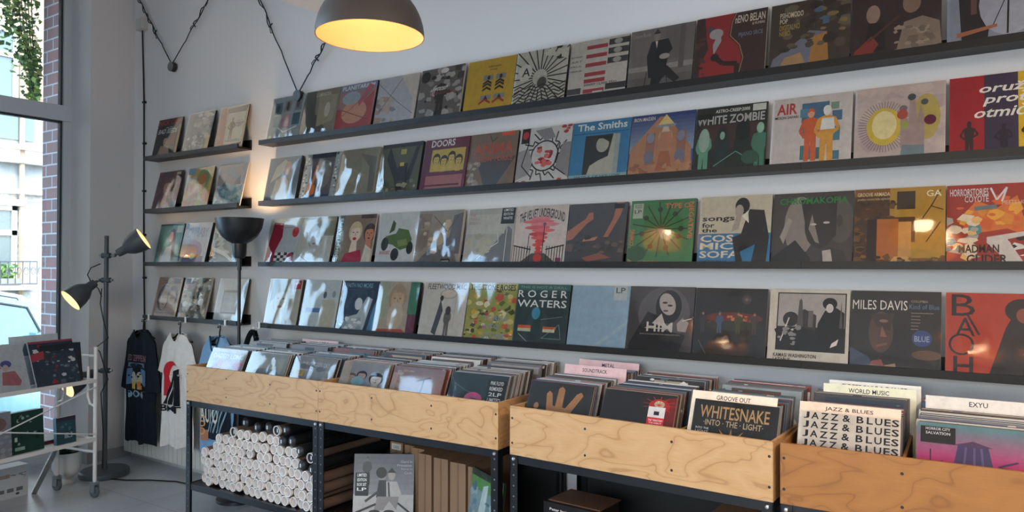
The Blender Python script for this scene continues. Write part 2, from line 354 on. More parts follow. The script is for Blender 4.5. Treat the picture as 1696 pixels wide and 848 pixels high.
# ------------------------------------------------------------------ covers on the wall ledges: (label, ground colour, drawing, plastic amount, thickness, sticker)
def stk(x0, y0, x1, y1, bgc, tx): return (x0, y0, x1, y1, bgc, tx)
COV = {
'l1': [
 ('record with red and white lettering over a dark ground, first on the top short ledge', '2e2a2e', [('r',0,.82,1,1,'332226'),('t','NICK CAVE',.04,.84,.96,.97,'b0404a',BB),('t','AND THE',.36,.75,.64,.79,'d8d0c8'),('t','BAD SEEDS',.08,.62,.86,.74,'e8e4e0',{'b':.018,'i':.04}),('r',.9,0,1,.82,'a88c5c'),('face',.45,.42,.22,'c8a888','241c20','3a2a2a'),('p',C(.2,.03,.75,.03,.62,.28,.3,.3),'b89888'),('r',.6,.3,.85,.6,'7a3c44')], 0,.006,None),
 ('navy record with a pale cratered rock shape on the top short ledge', '3a4a62', [('b',.3,.35,.95,.95,40,.06,.16,['8a8a88','a8a49c','6e747c','c0bcb0'],3),('b',.1,.1,.9,.4,50,.03,.1,['c8ccc8','8894a0','2c3a50'],4),('r',.85,0,1,.4,'c0a060'),('t','MAN ON THE MOON',.1,.03,.8,.09,'e0c890')], 1,.012,None),
 ('cream record with a standing cartoon figure and red script on the top short ledge', 'c8b090', [('p',C(0,0,.35,0,.2,1,0,1),'c08060'),('p',C(.25,.95,1,1,.9,.85,.3,.8),'8c8070'),('r',.3,.12,.92,.85,'d8ccb4'),('fig',.5,.22,.5,'8a6a48','a88060'),('t','Surfin Freedom',.6,.5,.9,.66,'a05050',{'i':.2}),('t','FAREWELL',.35,.15,.9,.21,'3a3030'),('l',C(.05,.03,.95,.1),.05,'3c3a3a')], 1,.006,None)],
'l2': [
 ('dark red record with a painted red-haired portrait, left on the second short ledge', '5a3440', [('b',0,0,1,1,50,.08,.16,['6a3c4a','4a2c3a','7a4450','58303c'],5),('face',.47,.58,.36,'c89c88','7c4048','5a2c34'),('p',C(.2,0,.85,0,.65,.2,.35,.22),'a87868'),('r',.76,.9,.93,.97,'c8c8a0')], 1,.006,None),
 ('yellow and blue record with a rainbow-haired profile, middle of the second short ledge', 'c8b070', [('p',C(0,.4,.3,1,0,1),'8fb0c0'),('p',C(0,0,1,0,1,.4,.5,.6,0,.5),'d89878'),('b',.1,.1,.9,.9,30,.08,.2,['e0c070','d8b080','e0a890','c8c088'],6),('e',.62,.7,.25,.26,'8aa070'),('e',.6,.58,.16,.2,'e0b890'),('e',.6,.72,.18,.14,'c88848'),('t','Rainbow',.12,.65,.4,.8,'d8e0e8',{'rot':90})], 1,.006,None),
 ('pale sea-blue record with a black fin in the waves, right on the second short ledge', '9caaae', [('r',0,.5,1,1,'b09c98'),('b',0,.02,1,.5,60,.05,.14,['8ab0b4','a8c0c0','6e8e98','c4d0cc'],8),('b',0,.6,1,1,20,.1,.2,['a8a09c','98a0a6'],2),('p',C(.62,.5,.88,.5,.84,.56,.82,.72,.7,.62),'38424e'),('p',C(.2,.48,.4,.48,.32,.52,.3,.62),'4a5460')], 1,.006,None)],
'l3': [
 ('teal record with a long-haired woman in white, left on the third short ledge', '6a9898', [('r',0,.96,1,1,'3c4c50'),('p',C(.05,0,.4,0,.1,.5),'88b8bc'),('e',.58,.68,.13,.2,'3a3034'),('p',C(.45,.1,.8,.1,.72,.7,.5,.7),'4a3a3a'),('p',C(.2,0,.7,0,.62,.48,.4,.42),'c4ccd8'),('e',.54,.68,.08,.13,'c8988c'),('l',C(.1,.4,.3,.1),.06,'c49c90'),('r',.72,.78,.95,.95,'b8c4c0')], 0,.006,None),
 ('white record with bubble lettering above a glowing dome, middle of the third short ledge', 'c4c4cc', [('e',.48,.3,.33,.28,'a898b4'),('r',.1,0,.9,.2,'8c8cac'),('e',.48,.2,.3,.04,'e0a060'),('e',.48,.2,.1,.07,'f8e8b0'),('t','CRYBABY',.12,.66,.9,.9,'8c9cb8',{'b':.02,'arc':.1}),('r',.02,.86,.12,.99,'5a88b8')], 1,.02,None),
 ('grey record with a torn white photograph print behind the black uplighter', '9a9c9c', [('p',C(0,0,.7,0,.9,.6,.5,1,.1,1),'788080'),('b',0,0,.6,1,14,.1,.22,['b0b4b0','686c6e','c8cac6'],9),('p',C(0,.42,.5,.3,.95,.05,.95,.0,.5,.2,0,.34),'dcdcd8')], 2,.02,None)],
'l4': [
 ('tan record with two line-drawn faces, left on the lowest short ledge', 'b09488', [('t','Silk Sonic',.22,.84,.72,.94,'4a4048',{'b':.01}),('r',.66,.85,.93,.97,'3c4448'),('e',.34,.5,.24,.32,'4a4058'),('e',.37,.46,.15,.26,'b49888'),('e',.7,.54,.22,.26,'4a4058'),('e',.7,.46,.15,.24,'b49888'),('l',C(.3,.5,.36,.5),.02,'4a4058'),('l',C(.4,.5,.46,.5),.02,'4a4058'),('l',C(.64,.5,.69,.5),.02,'4a4058'),('l',C(.73,.5,.78,.5),.02,'4a4058'),('l',C(.33,.34,.42,.34),.02,'4a4058'),('l',C(.66,.33,.74,.33),.02,'4a4058'),('t','An evening with friends',.12,.1,.88,.16,'4a4058'),('r',.93,0,1,.96,'c8b490')], 0,.012,None),
 ('record under crumpled silvery shrink wrap, middle of the lowest short ledge', '807c78', [('b',0,0,1,1,90,.04,.15,['34383e','c8ccc4','8c8474','e0e0d8','5a5c60','b09c88'],10),('r',.02,.74,.22,.98,'3c4060'),('r',.04,.76,.2,.84,'b87878')], 2,.014,None),
 ('white record with a small grey framed photograph, right on the lowest short ledge', 'c6cace', [('r',.2,.2,.75,.74,'9a9c9c'),('r',.23,.24,.72,.68,'b4b6b6'),('r',.2,.2,.75,.24,'707478'),('l',C(.2,.7,.72,.7),.02,'686c70')], 1,.008,None)],
'r1': [
 ('pale record of small tinted portrait tiles, first on the top main ledge', '9aa4a8', [('r',.12,.62,.34,.88,'54707e'),('r',.42,.66,.62,.9,'8c8486'),('r',.75,.66,.95,.92,'7a8088'),('r',.14,.34,.34,.58,'5c8c94'),('r',.72,.34,.95,.6,'4e6a74'),('r',.38,.3,.66,.6,'b08c98'),('e',.22,.75,.05,.09,'2e4450'),('e',.52,.78,.05,.1,'4a4648'),('e',.83,.8,.05,.09,'5a5450'),('l',C(.3,.32,.5,.2,.9,.3),.03,'e0e4e4'),('e',.1,.1,.06,.06,'e0d8b0')], 2,.006,None),
 ('grey-olive record in reflective wrap with faint title, second on the top main ledge', '857f70', [('p',C(0,0,.8,0,.6,.3,.35,.5,.3,1,0,1),'5c5a54'),('p',C(.45,.2,.9,.3,.95,.85,.4,.9),'9c9480'),('t','LUMINOSA',.32,.86,.74,.94,'c8c8c0',BW),('e',.7,.55,.08,.16,'c4c0b4')], 2,.012,None),
 ('red and blue record with abstract collage and blue title, third on the top main ledge', 'a08080', [('r',0,.85,1,1,'7c88a8'),('t','PLANETARIUM',.06,.88,.94,.97,'e0e4ec',BB),('p',C(0,0,1,0,.95,.8,.7,.6,.3,.4,0,.5),'a84c50'),('e',.48,.4,.34,.24,'c89880'),('e',.35,.7,.25,.14,'a0acb8'),('p',C(.6,.5,.95,.9,.8,.95,.55,.6),'b05c70'),('l',C(.05,.5,.9,.2),.015,'804040'),('l',C(.1,.3,.9,.8),.012,'905060')], 1,.012,None),
 ('white record with a grey arc and fine net lines, fourth on the top main ledge', 'b8b8c0', [('e',.2,.2,.85,.95,'6c6a6c'),('e',.14,.2,.82,.92,'b4b8c4'),('p',C(.55,1,1,1,1,0,.95,0,.9,.5),'c6c2c0'),('b',.02,.0,.5,.6,26,.05,.14,['a8948c','8a8c94','b8aca4'],11),('l',C(0,.9,.5,.5,.95,.2),.012,'6c7080'),('l',C(.1,.3,.6,.95),.012,'6c7080')], 1,.006,None),
 ('monochrome record of a figure in a cluttered studio, top main ledge', '6a6868', [('b',0,0,1,1,60,.04,.14,['8c8a8a','4a484a','b0aeae','2c2a2c','a0a0a0'],12),('fig',.52,.05,.75,'2e2c2e','6a6866',.05),('e',.12,.85,.11,.11,'2a282c'),('e',.55,.93,.09,.05,'d8d8d8'),('t','Swoosh',.32,.55,.66,.66,'e8e8e8',{'b':.018,'i':.1}),('t','LONESOME',.3,.48,.85,.53,'8c4050',BW)], 0,.012,None),
 ('bright yellow record with small black and red arrow motifs, top main ledge', 'c8a83c', [('t','ZABRANJENO',.42,.83,.7,.87,'5a4c20',BW),('t','PUSENJE',.48,.77,.62,.81,'5a4c20',BW),('r',.36,.6,.56,.7,'8c8c8c'),('r',.62,.6,.82,.7,'8c8c8c'),('e',.47,.65,.03,.04,'2c2c30'),('e',.72,.65,.03,.04,'2c2c30')]+[('p',C(x,y,x+.09,y+.05,x+.18,y,x+.18,y+.04,x+.09,y+.09,x,y+.04),'2c2c30') for x in (.36,.62) for y in (.4,.47,.54-.02)]+[('r',.34,.24,.56,.33,'8c9098'),('r',.62,.24,.84,.33,'8c9098'),('p',C(.4,.24,.45,.33,.5,.24),'2c2c30'),('p',C(.68,.24,.73,.33,.78,.24),'2c2c30'),('p',C(.32,.16,.44,.23,.56,.16,.56,.2,.44,.27,.32,.2),'a83c2c'),('p',C(.6,.16,.72,.23,.84,.16,.84,.2,.72,.27,.6,.2),'a83c2c')], 0,.006,None),
 ('black and white zigzag line-art record on the top main ledge', 'c4c2bc', [('l',C(.5,.5,.5+.9*math.cos(a),.5+.9*math.sin(a)),.022,'2c2c2c') for a in [i*.26 for i in range(24)]]+[('e',.5,.5,.14,.14,'c4c2bc'),('e',.2,.62,.14,.15,'d0cec8'),('t','A',.14,.55,.3,.7,'2c2c2c',BW),('e',.55,.4,.12,.13,'b4b2ac'),('e',.55,.4,.09,.1,'504e4c')]+[('l',sum([[.02+.11*j,.02+.06*r+(.05 if j%2 else 0)] for j in range(10)],[]),.02,'2c2c2c') for r in range(6)]+[('b',.6,.75,1,1,12,.05,.12,['2c2c2c','d0cec8'],3)], 0,.006,None),
 ('white record with red bars and black photo bars, top main ledge', 'c8c4c0', [('r',.28,y,.64,y+.065,'a83444') for y in (.84,.69,.54,.38,.27,.1)]+[('r',.66,y,1,y+.1,'38363a') for y in (.86,.71,.55,.12)]+[('e',.82,y,.07,.045,'a8a6a6') for y in (.91,.76,.6)]+[('r',0,.1,.24,.2,'4a484c'),('r',.0,.0,.3,.05,'c8c4c0'),('r',.27,.0,.64,.05,'a83444'),('t','SONNY CLARK TRIO',.29,.215,.85,.255,'4c2830',BW),('r',.45,.08,.62,.12,'d0ccc8')]+[('t',w,.02,y,.22,y+.03,'4a484c') for w,y in (('BONNY',.72),('ART',.64),('PAUL',.56),('GEORGE',.48))], 1,.006,None),
 ('grey photograph record of a seated man in a black suit, top main ledge', '787272', [('r',0,0,1,.22,'6a6464'),('r',0,.32,1,.4,'9a9494'),('r',.78,.3,.86,1,'665f60'),('r',.55,.45,.78,1,'706a6b'),('p',C(.33,.2,.58,.18,.62,.55,.68,.62,.6,.8,.34,.78,.28,.55),'242226'),('p',C(.4,.4,.62,.36,.82,.14,.74,.08,.58,.22,.46,.02,.36,.02),'242226'),('e',.42,.87,.055,.085,'8c8480'),('p',C(.36,.9,.42,.98,.48,.9),'343234'),('p',C(.4,.78,.44,.78,.43,.66),'d0cccc'),('e',.56,.52,.08,.045,'a8a0a0'),('l',C(.3,.3,.27,.05),.012,'242226'),('l',C(.6,.25,.64,.05),.012,'242226'),('t','Cesare Basile',.03,.88,.32,.94,'a8a2a2')], 0,.006,None),
 ('dark brown record with a red guitar-body shape, top main ledge', '46302c', [('p',C(.1,0,.62,0,.68,.3,.62,.5,.48,.65,.5,.85,.55,1,.12,1,.16,.7,.2,.5,.08,.25),'9c2c30'),('e',.22,.8,.05,.05,'5c5660'),('e',.3,.72,.1,.08,'a8a4ac'),('p',C(.24,.72,.36,.76,.38,.6,.28,.4,.26,.55,.3,.66),'a8a4ac'),('l',C(.3,.36,.42,.25,.62,.22,.62,.06),.07,'38201e'),('e',.3,.36,.06,.06,'38201e'),('l',C(.64,0,.7,.3,.64,.5,.5,.66,.52,.86,.57,1),.008,'c0a070'),('t','nENO BELAN',.56,.83,.97,.95,'d8ccc0',BW),('t','& FIUMENS',.8,.77,.97,.81,'d8ccc0'),('t','PIJANO SRCE',.62,.6,.95,.68,'7c8498',BW),('b',0,0,.14,1,12,.03,.08,['3c2826','5a3c38'],3)], 0,.012,None),
 ('dark painted record with blue sky patches and golden lettering, top main ledge', '4a3e32', [('p',C(0,.0,.7,.0,.72,.5,.5,.55,.4,.45,.05,.2),'7c7c90'),('p',C(.1,0,.5,0,.4,.25,.2,.2),'b09068'),('p',C(.5,0,.75,.1,.72,.5,.55,.45),'b08040'),('b',.2,.3,1,1,50,.05,.14,['4a3e32','5c5040','3a3028','6c6450'],13),('b',.6,.5,1,1,12,.04,.1,['5a7088','8c7848'],14),('t','PSIHOMODO',.12,.78,.42,.86,'d8ccb8',BW),('t','POP',.12,.7,.22,.77,'d8ccb8',BW),('t','DIGITALNO',.12,.6,.38,.68,'b09850',BW),('t','NEBO',.12,.52,.26,.59,'b09850',BW)], 0,.006,None),
 ('dark brown photograph record of a couple with a red guitar, top main ledge', '3c2c28', [('e',.25,.62,.08,.13,'9c8478'),('p',C(.14,.1,.4,.12,.38,.5,.2,.5),'2a201e'),('p',C(.0,0,.2,0,.32,.2,.24,.32,.05,.14),'8c3830'),('l',C(.2,.25,.55,.55),.03,'5a3830'),('e',.68,.7,.1,.14,'8c7464'),('p',C(.5,0,1,.1,.98,.4,.8,.5,.6,.45),'8c7c70'),('b',.5,.05,.95,.4,30,.03,.07,['a09080','786a60'],15),('p',C(.55,.86,.8,.9,.9,.7,.7,.78),'241c1a'),('t','Skatula i mladi',.1,.9,.8,.98,'8c7c70',{'i':.03})], 0,.006,None),
 ('pale blue record with a black boot shape, last on the top main ledge', '8a90a0', [('p',C(.15,.05,.4,0,.45,.45,.4,.9,.1,.95),'2a2024'),('e',.62,.5,.3,.42,'a4a8b8'),('r',.24,.4,.3,.6,'6a4c44'),('l',C(.6,.1,.62,.95),.02,'241c20'),('l',C(.45,.2,.6,.6),.01,'241c20'),('p',C(.8,.6,1,.5,1,.95,.85,.9),'6a4444'),('p',C(.1,.12,.5,.2,.5,.24,.1,.18),'a86c50')], 0,.006,None)],
'r2': [
 ('grey record with a figure in a pale veil, first on the second main ledge', '848c92', [('p',C(.2,0,.75,0,.7,.45,.55,.6,.3,.5),'c8b8a4'),('p',C(.12,.45,.25,.8,.5,.95,.65,.85,.4,.6),'c4bcac'),('e',.62,.75,.11,.15,'c49884'),('p',C(0,0,.3,0,.1,.4),'5c6470')], 1,.02,None),
 ('record with a blue-orange fireball edged by silver wrap, second main ledge', '6c6468', [('r',.0,0,.16,1,'9aa4a8'),('r',.86,0,1,1,'a0a8a8'),('b',0,0,.14,1,24,.02,.05,['3a3c40','e0e0dc'],1),('b',.88,0,1,1,24,.02,.05,['3a3c40','e0e0dc'],2),('r',.16,.9,.86,1,'30344c'),('l',C(.38,.75,.32,.35,.3,.2),.07,'d88848'),('e',.3,.22,.12,.14,'d88040'),('r',.1,0,.85,.12,'444c70'),('e',.6,.55,.22,.3,'86807a')], 2,.012,None),
 ('plain silvery-grey record in crinkled wrap, third on the second main ledge', '8a8678', [('p',C(.5,.9,.95,.8,1,.1,.85,.1,.8,.6),'6c6a62'),('p',C(.1,.5,.4,.6,.7,.45,.3,.3),'969280')], 2,.02,None),
 ('dark green and black record with a crouching figure shape, second main ledge', '5e5c4a', [('p',C(.2,.95,.45,.5,.5,.6,.7,.6,.7,.4,.85,.9,.95,.95,.8,.3,.62,.1,.5,.05,.4,.3,.15,.7),'2a2a2a'),('r',.48,.78,.62,.88,'a8a458'),('r',.5,.55,.6,.62,'c0b850'),('b',.0,0,1,.3,20,.05,.12,['7c7c60','98947c','4c4c44'],16),('r',.0,.92,1,1,'2c3038')], 2,.022,None),
 ('maroon record with four yellow-tinted portraits, second main ledge', '6a2c48', [('t','DOORS',.14,.85,.68,.98,'e4d8dc',BB),('r',.18,.38,.94,.8,'c0ac58')]+[('face',x,y,.17,'c8b05c','2e2a24','3a3424') for x,y in ((.3,.6),(.48,.56),(.65,.62),(.82,.55))]+[('r',.12,.05,.95,.3,'a86c70'),('l',C(.1,.12,.9,.12),.03,'54303c')], 1,.022,None),
 ('brown-grey record with orange lettering over a dark wedge, second main ledge', '7c6c60', [('p',C(.2,.5,1,.55,.65,.05,.4,.05),'56545a'),('t','ANIMA',.1,.62,.92,.82,'b85848',BB),('t','THOM YORKE',.15,.48,.93,.58,'b05c50',BB),('l',C(.42,.96,.48,.84,.58,.92),.015,'4a403c'),('r',.66,.93,.92,.99,'d85c34'),('b',0,0,.25,.5,16,.04,.1,['98887c','a8a098'],5)], 2,.012,None),
 ('white record of black flame lines circling a red rose, second main ledge', 'c4c4c8', []+[('l',C(.52+.24*math.cos(a),.5+.24*math.sin(a),.52+.34*math.cos(a+.18),.5+.34*math.sin(a+.18),.52+.3*math.cos(a+.4),.5+.3*math.sin(a+.4),.52+.46*math.cos(a+.55),.5+.46*math.sin(a+.55)),.022,'24242c') for a in [i*.52 for i in range(12)]]+[('e',.52,.5,.27,.27,'24242c'),('e',.52,.5,.245,.245,'c4c4c8'),('e',.52,.48,.2,.2,'c4c4c8'),('b',.38,.35,.66,.62,18,.05,.08,['b04448','c86c68','8c3038'],7),('p',C(.0,.1,.25,.2,.3,.4,.2,.65,.0,.6),'9c9aa0'),('p',C(.75,.3,1,.1,1,.7,.85,.7),'8c8a92'),('p',C(.3,.95,.6,.98,.7,.8,.5,.76),'8c8a92'),('r',.04,.74,.2,1,'241c20'),('e',.12,.88,.06,.07,'b83040'),('b',.8,.86,.98,1,5,.04,.07,['b04448'],8),('b',.0,.0,.2,.08,5,.04,.07,['b04448'],8),('b',.8,.0,.98,.1,5,.04,.07,['b04448'],9)]+[('l',C(.2,.75,.1,.35,.3,.15),.02,'2c2c34'),('l',C(.8,.7,.72,.3,.95,.15),.02,'2c2c34')], 0,.006,None),
 ('blue record with white title and a monochrome profile photo, second main ledge', '3c80b0', [('t','The Smiths',.08,.85,.94,.97,'d4dce0',BB),('l',C(.02,.8,.98,.8),.008,'1e3c54'),('r',.24,.04,.84,.76,'36383c'),('p',C(.3,.04,.76,.04,.8,.76,.72,.76,.66,.4,.5,.34,.36,.26),'b0b0a8'),('e',.55,.6,.11,.13,'a8a8a0'),('p',C(.42,.7,.5,.76,.7,.76,.68,.62,.55,.7),'2c2c30'),('r',.76,.04,.84,.76,'9aa4a8'),('r',0,.05,1,.12,'90aab4'),('t','HATFUL OF HOLLOW',.12,.065,.9,.1,'38506a',BW)], 0,.006,None),
 ('blue and orange record of a sandstone pyramid with statues, second main ledge', '3c5c9c', [('g',0,.4,1,1,'90a0b8','2c4080',10),('p',C(0,.0,1,.0,.96,.45,.56,.95,.45,.95,.02,.45),'b08468'),('p',C(.42,.8,.55,.98,.7,.8),'d8c48c'),('p',C(.4,.82,.72,.82,.7,.78,.42,.78),'8c98a8'),('p',C(.44,.1,.7,.1,.62,.45,.5,.45),'a86c50'),('e',.56,.62,.11,.12,'b89c88'),('p',C(.44,.4,.7,.4,.64,.7,.48,.7),'b4846c'),('r',.26,.2,.4,.7,'9c7468'),('r',.74,.2,.88,.7,'9c7468'),('e',.33,.62,.06,.08,'8c90a8'),('e',.8,.62,.06,.08,'8c90a8'),('e',.32,.32,.08,.1,'7c7c90'),('e',.8,.32,.08,.1,'7c7c90'),('b',0,0,1,.25,30,.03,.08,['9c6c54','b88c70','8a6050'],17),('p',C(.5,.7,.62,.7,.6,.78,.52,.78),'c8bcb0'),('t','IRON MAIDEN',.04,.9,.38,.96,'d8ccd0',BW)], 0,.006,None),
 ('dark record with four green-tinted long-haired figures, second main ledge', '2c302c', [('r',.1,.35,.9,.72,'4a3434')]+[('fig',x,.0,.66,c,'6c9484',.03) for x,c in ((.14,'6a9a88'),(.4,'2c3a38'),(.68,'24302c'),(.92,'4c7c6c'))]+[('e',.14,.5,.08,.18,'9ab0a8'),('e',.4,.56,.07,.12,'28302e'),('e',.4,.55,.035,.06,'8cb0a0'),('e',.68,.6,.1,.16,'1c2422'),('e',.92,.62,.05,.08,'94b8a8'),('t','WHITE ZOMBIE',.02,.73,.97,.86,'b4b4b8',BB),('t','ASTRO-CREEP:2000',.28,.9,.76,.95,'d8dcd8',BW),('r',.8,.88,.98,.98,'c8ccc8'),('l',C(.3,.1,.6,.3,.9,.1),.012,'6c9c8c'),('e',.8,.2,.12,.1,'3c5c50'),('r',.02,.82,.24,.9,'141414')], 0,.008,None),
 ('white record with blue blocks and two comic-style walking figures, second main ledge', 'c4bebf', [('r',.38,.62,.72,.9,'4a7090'),('r',.36,.1,.88,.6,'c4bebf')]+[('r',x,y,x+w,y+h,c) for x,y,w,h,c in ((.36,.7,.1,.12,'5c88a0'),(.74,.78,.1,.1,'7c9888'),(.76,.62,.12,.14,'4a7090'),(.38,.1,.16,.2,'4c7c84'),(.62,.3,.12,.2,'3c6c80'),(.74,.34,.12,.2,'5c8090'),(.4,.4,.1,.16,'4a7890'),(.72,.08,.14,.12,'507c90'),(.56,.1,.12,.16,'4a7078'))]+[('fig',.5,.08,.72,'c8643c','d8a48c',.06),('fig',.7,.04,.78,'d09c48','e0dcd8',.06),('p',C(.62,.5,.8,.5,.78,.66,.64,.66),'d8d8dc'),('e',.7,.78,.05,.06,'d8dce4'),('t','AIR',.06,.76,.32,.92,'b83c34',BB),('t','MOON SAFARI',.04,.7,.34,.74,'3c3a44',BW)], 0,.01,None),
 ('pinkish-white record with a yellow oval and fingers holding grapes, second main ledge', 'b8aaa8', [('b',.0,.1,1,1,26,.12,.3,['b8aaa8','bcaeac','b0a0a2','c0b2ae'],18)]+[('l',C(.34+.2*math.cos(a),.46+.24*math.sin(a),.34+.3*math.cos(a),.46+.34*math.sin(a)),.006,'6c585c') for a in [i*.12 for i in range(52)]]+[('e',.8,.55,.15,.3,'b0a060'),('e',.34,.46,.2,.25,'c8b04c'),('e',.34,.48,.14,.19,'d8cc9c'),('p',C(.52,.16,.78,.18,.78,.5,.74,.72,.7,.5,.68,.78,.62,.78,.61,.5,.56,.66,.52,.6,.52,.4),'a08c8c'),('e',.64,.82,.045,.045,'4c5454'),('e',.78,.74,.04,.04,'545a5a'),('e',.55,.68,.045,.04,'7c6c70'),('e',.54,.6,.06,.065,'a85044'),('e',.84,.5,.065,.065,'6c3044'),('e',.57,.46,.04,.05,'98a050'),('p',C(.52,.02,.78,.04,.78,.18,.54,.2),'74848c')], 0,.012,None),
 ('red purple and yellow striped record with slanted white lettering, second main ledge', '40324c', [('r',0,0,.35,1,'9c1c24'),('r',.35,0,.68,1,'3c3048'),('r',.68,0,1,1,'c8a818')]+[('t',w,x,y,x+v,y+.14,'e0d8d4',{'b':.018,'i':.05}) for w,x,y,v in (('oru\u017ejem',.3,.74,.78),('protivu',.36,.6,.66),('otmi\u010dara',.26,.46,.8))]+[('fig',.2,.02,.4,'3a2a28','3a2a28',.1),('fig',.54,.0,.36,'281e2c','281e2c',.12),('fig',.82,.02,.42,'3a2a20','3a2a20',.14)], 0,.012,None)],
'r3': [
 ('white record with a red dress silhouette over checks, first on the third main ledge', 'b4bac0', [('r',0,.85,1,1,'c8c4b8'),('p',C(0,.02,.35,.02,.3,.3,.45,.6,.42,.9,.12,.92),'98344c'),('e',.84,.7,.1,.11,'c04450')]+[('r',.3+.1*i,.02+.06*j,.4+.1*i,.08+.06*j,('3c3a40','d8d8dc')[(i+j)%2]) for i in range(6) for j in range(4)]+[('e',.8,.15,.1,.1,'a84860'),('l',C(.4,.8,.8,.8),.012,'8c8c94')], 1,.006,None),
 ('white record with a grey portrait of a man with upswept hair, third main ledge', 'b8b8b4', [('r',0,.9,1,1,'98948c'),('t','the Essential',.03,.9,.4,.97,'dcdcdc',BW),('t','Elvis Presley',.42,.9,.95,.97,'c8a468',BW),('face',.47,.55,.42,'a8a8a6','787870','3a3a3a'),('r',.5,.6,1,.9,'8c8c78'),('p',C(0,0,1,0,.8,.25,.6,.1,.35,.1,.15,.28),'bcc0c2'),('l',C(.1,.2,.4,.05),.012,'5c5c5c')], 1,.01,None),
 ('record with a red-lipped blonde face and vertical white lettering, third main ledge', '8c7c70', [('r',0,0,.14,1,'5c706c'),('t','EURYTHMICS',.03,.04,.12,.94,'c8ccc4',{'rot':-90,'b':.02}),('face',.5,.62,.34,'d8c8bc','c4b494','5c3c3c'),('e',.5,.52,.05,.03,'b83040'),('p',C(.2,0,.8,0,.7,.3,.3,.22),'a82c4c'),('face',.88,.6,.3,'c08468','4a3c38','2c2424'),('p',C(.75,0,1,0,1,.3,.82,.4),'c8c0b8'),('r',.6,.92,1,1,'5c4a48')], 1,.01,None),
 ('white record with a small green toy buggy, third main ledge', 'c0c4c8', [('p',C(.2,.55,.45,.6,.5,.7,.75,.66,.86,.48,.82,.34,.6,.28,.4,.38,.22,.42),'5c7448'),('e',.2,.4,.09,.13,'34383a'),('e',.48,.2,.1,.12,'34383a'),('e',.83,.32,.08,.12,'34383a'),('p',C(.28,.6,.34,.86,.42,.8,.4,.66),'4c5c40'),('p',C(.5,.46,.72,.5,.78,.38,.56,.34),'7c8c58'),('t','BANGERZ',.1,.2,.36,.27,'a84850',BW)], 1,.006,None),
 ('record with a blurred street scene and small black name box, third main ledge', '948c84', [('p',C(0,0,1,0,.75,.5,.55,.5),'6c6a6c'),('p',C(.7,.2,1,.2,1,.95,.8,.9),'686064'),('p',C(0,.2,.25,.3,.3,.95,0,.95),'847870'),('b',.1,.2,.7,.8,24,.05,.14,['b0a490','c0a890','98887c'],20),('r',.62,.03,.82,.11,'1c1c20'),('t','oasis',.64,.045,.8,.095,'e0e0e0',BW),('l',C(.35,.9,.7,.6,.9,.9),.01,'3c3838')], 2,.022,None),
 ('pale grey record with a winding road running to the horizon, third main ledge', 'a8a8a4', [('p',C(.1,0,1,0,.95,.62,.86,.68,.6,.35),'74747a'),('l',C(.3,.1,.45,.25,.7,.4,.66,.55,.72,.62),.012,'d8d8d8'),('l',C(.86,0,.84,.64),.012,'d0d0d0'),('r',.0,.55,.8,.9,'b4b4b0'),('b',0,.2,.5,.5,14,.06,.14,['a09c90','b0ac9c'],3),('t','WAR',.05,.86,.15,.92,'b08080'),('t','TURNS ALL',.05,.79,.28,.84,'a88080'),('t','PEOPLE INTO',.05,.72,.28,.77,'8c7c7c')], 1,.006,stk(.7,.72,.97,1.0,'20242a',['LIMITED','EDITION','WHITE'])),
 ('white record with pink smoke plume over black railings, third main ledge', 'c4bcbc', [('t','THE VELVET UNDERGROUND',.08,.8,.94,.96,'3c3c44',{'b':.022,'arc':.6})]+[('e',.5+dx,y,w,.035,c) for dx,y,w,c in ((0,.78,.2,'c88490'),(-.05,.73,.3,'cc7480'),(.08,.68,.28,'d08490'),(-.06,.63,.24,'c86470'),(.06,.58,.22,'d07078'),(-.03,.52,.18,'c45058'),(0,.46,.16,'cc5c60'),(.02,.4,.1,'c04c50'),(-.02,.34,.1,'c45450'),(0,.28,.06,'c04444'),(0,.22,.07,'c44844'))]+[('p',C(.1,0,.9,0,.62,.2,.38,.2),'5c5658'),('e',.5,.12,.08,.07,'b84844')]+[('l',C(x,.02,x,.32),.012,'2c2a30') for x in (.04,.09,.14,.19,.24,.29,.34,.66,.71,.76,.81,.86,.91,.96)]+[('l',C(.02,.33,.36,.26),.02,'2c2a30'),('l',C(.64,.26,.98,.33),.02,'2c2a30'),('l',C(.3,.2,.3,.5),.012,'4c484c'),('l',C(.58,.2,.58,.68),.014,'3c383c'),('e',.58,.68,.03,.03,'6c686c'),('r',.84,.02,.94,.12,'7c3c5c')], 0,.008,None),
 ('dark record with two bare arms reaching over rocks, third main ledge', '4a4240', [('g',0,.0,1,1,'3c3634','54545c',8),('p',C(0,.55,.3,.75,.35,.85,.42,.85,.44,.74,.34,.68,.1,.42,0,.4),'a8705c'),('p',C(.82,1,.95,1,.9,.8,.72,.45,.64,.45,.78,.75),'a8705c'),('p',C(.3,.42,.55,.46,.5,.4,.28,.38),'b07860'),('p',C(.3,.12,.6,.2,.8,.12,.4,.06),'8c5040'),('b',0,.2,1,.45,20,.05,.12,['5c4c48','3c3432','6a5650'],22),('r',.78,.9,.95,.98,'1c1c20')], 1,.014,None),
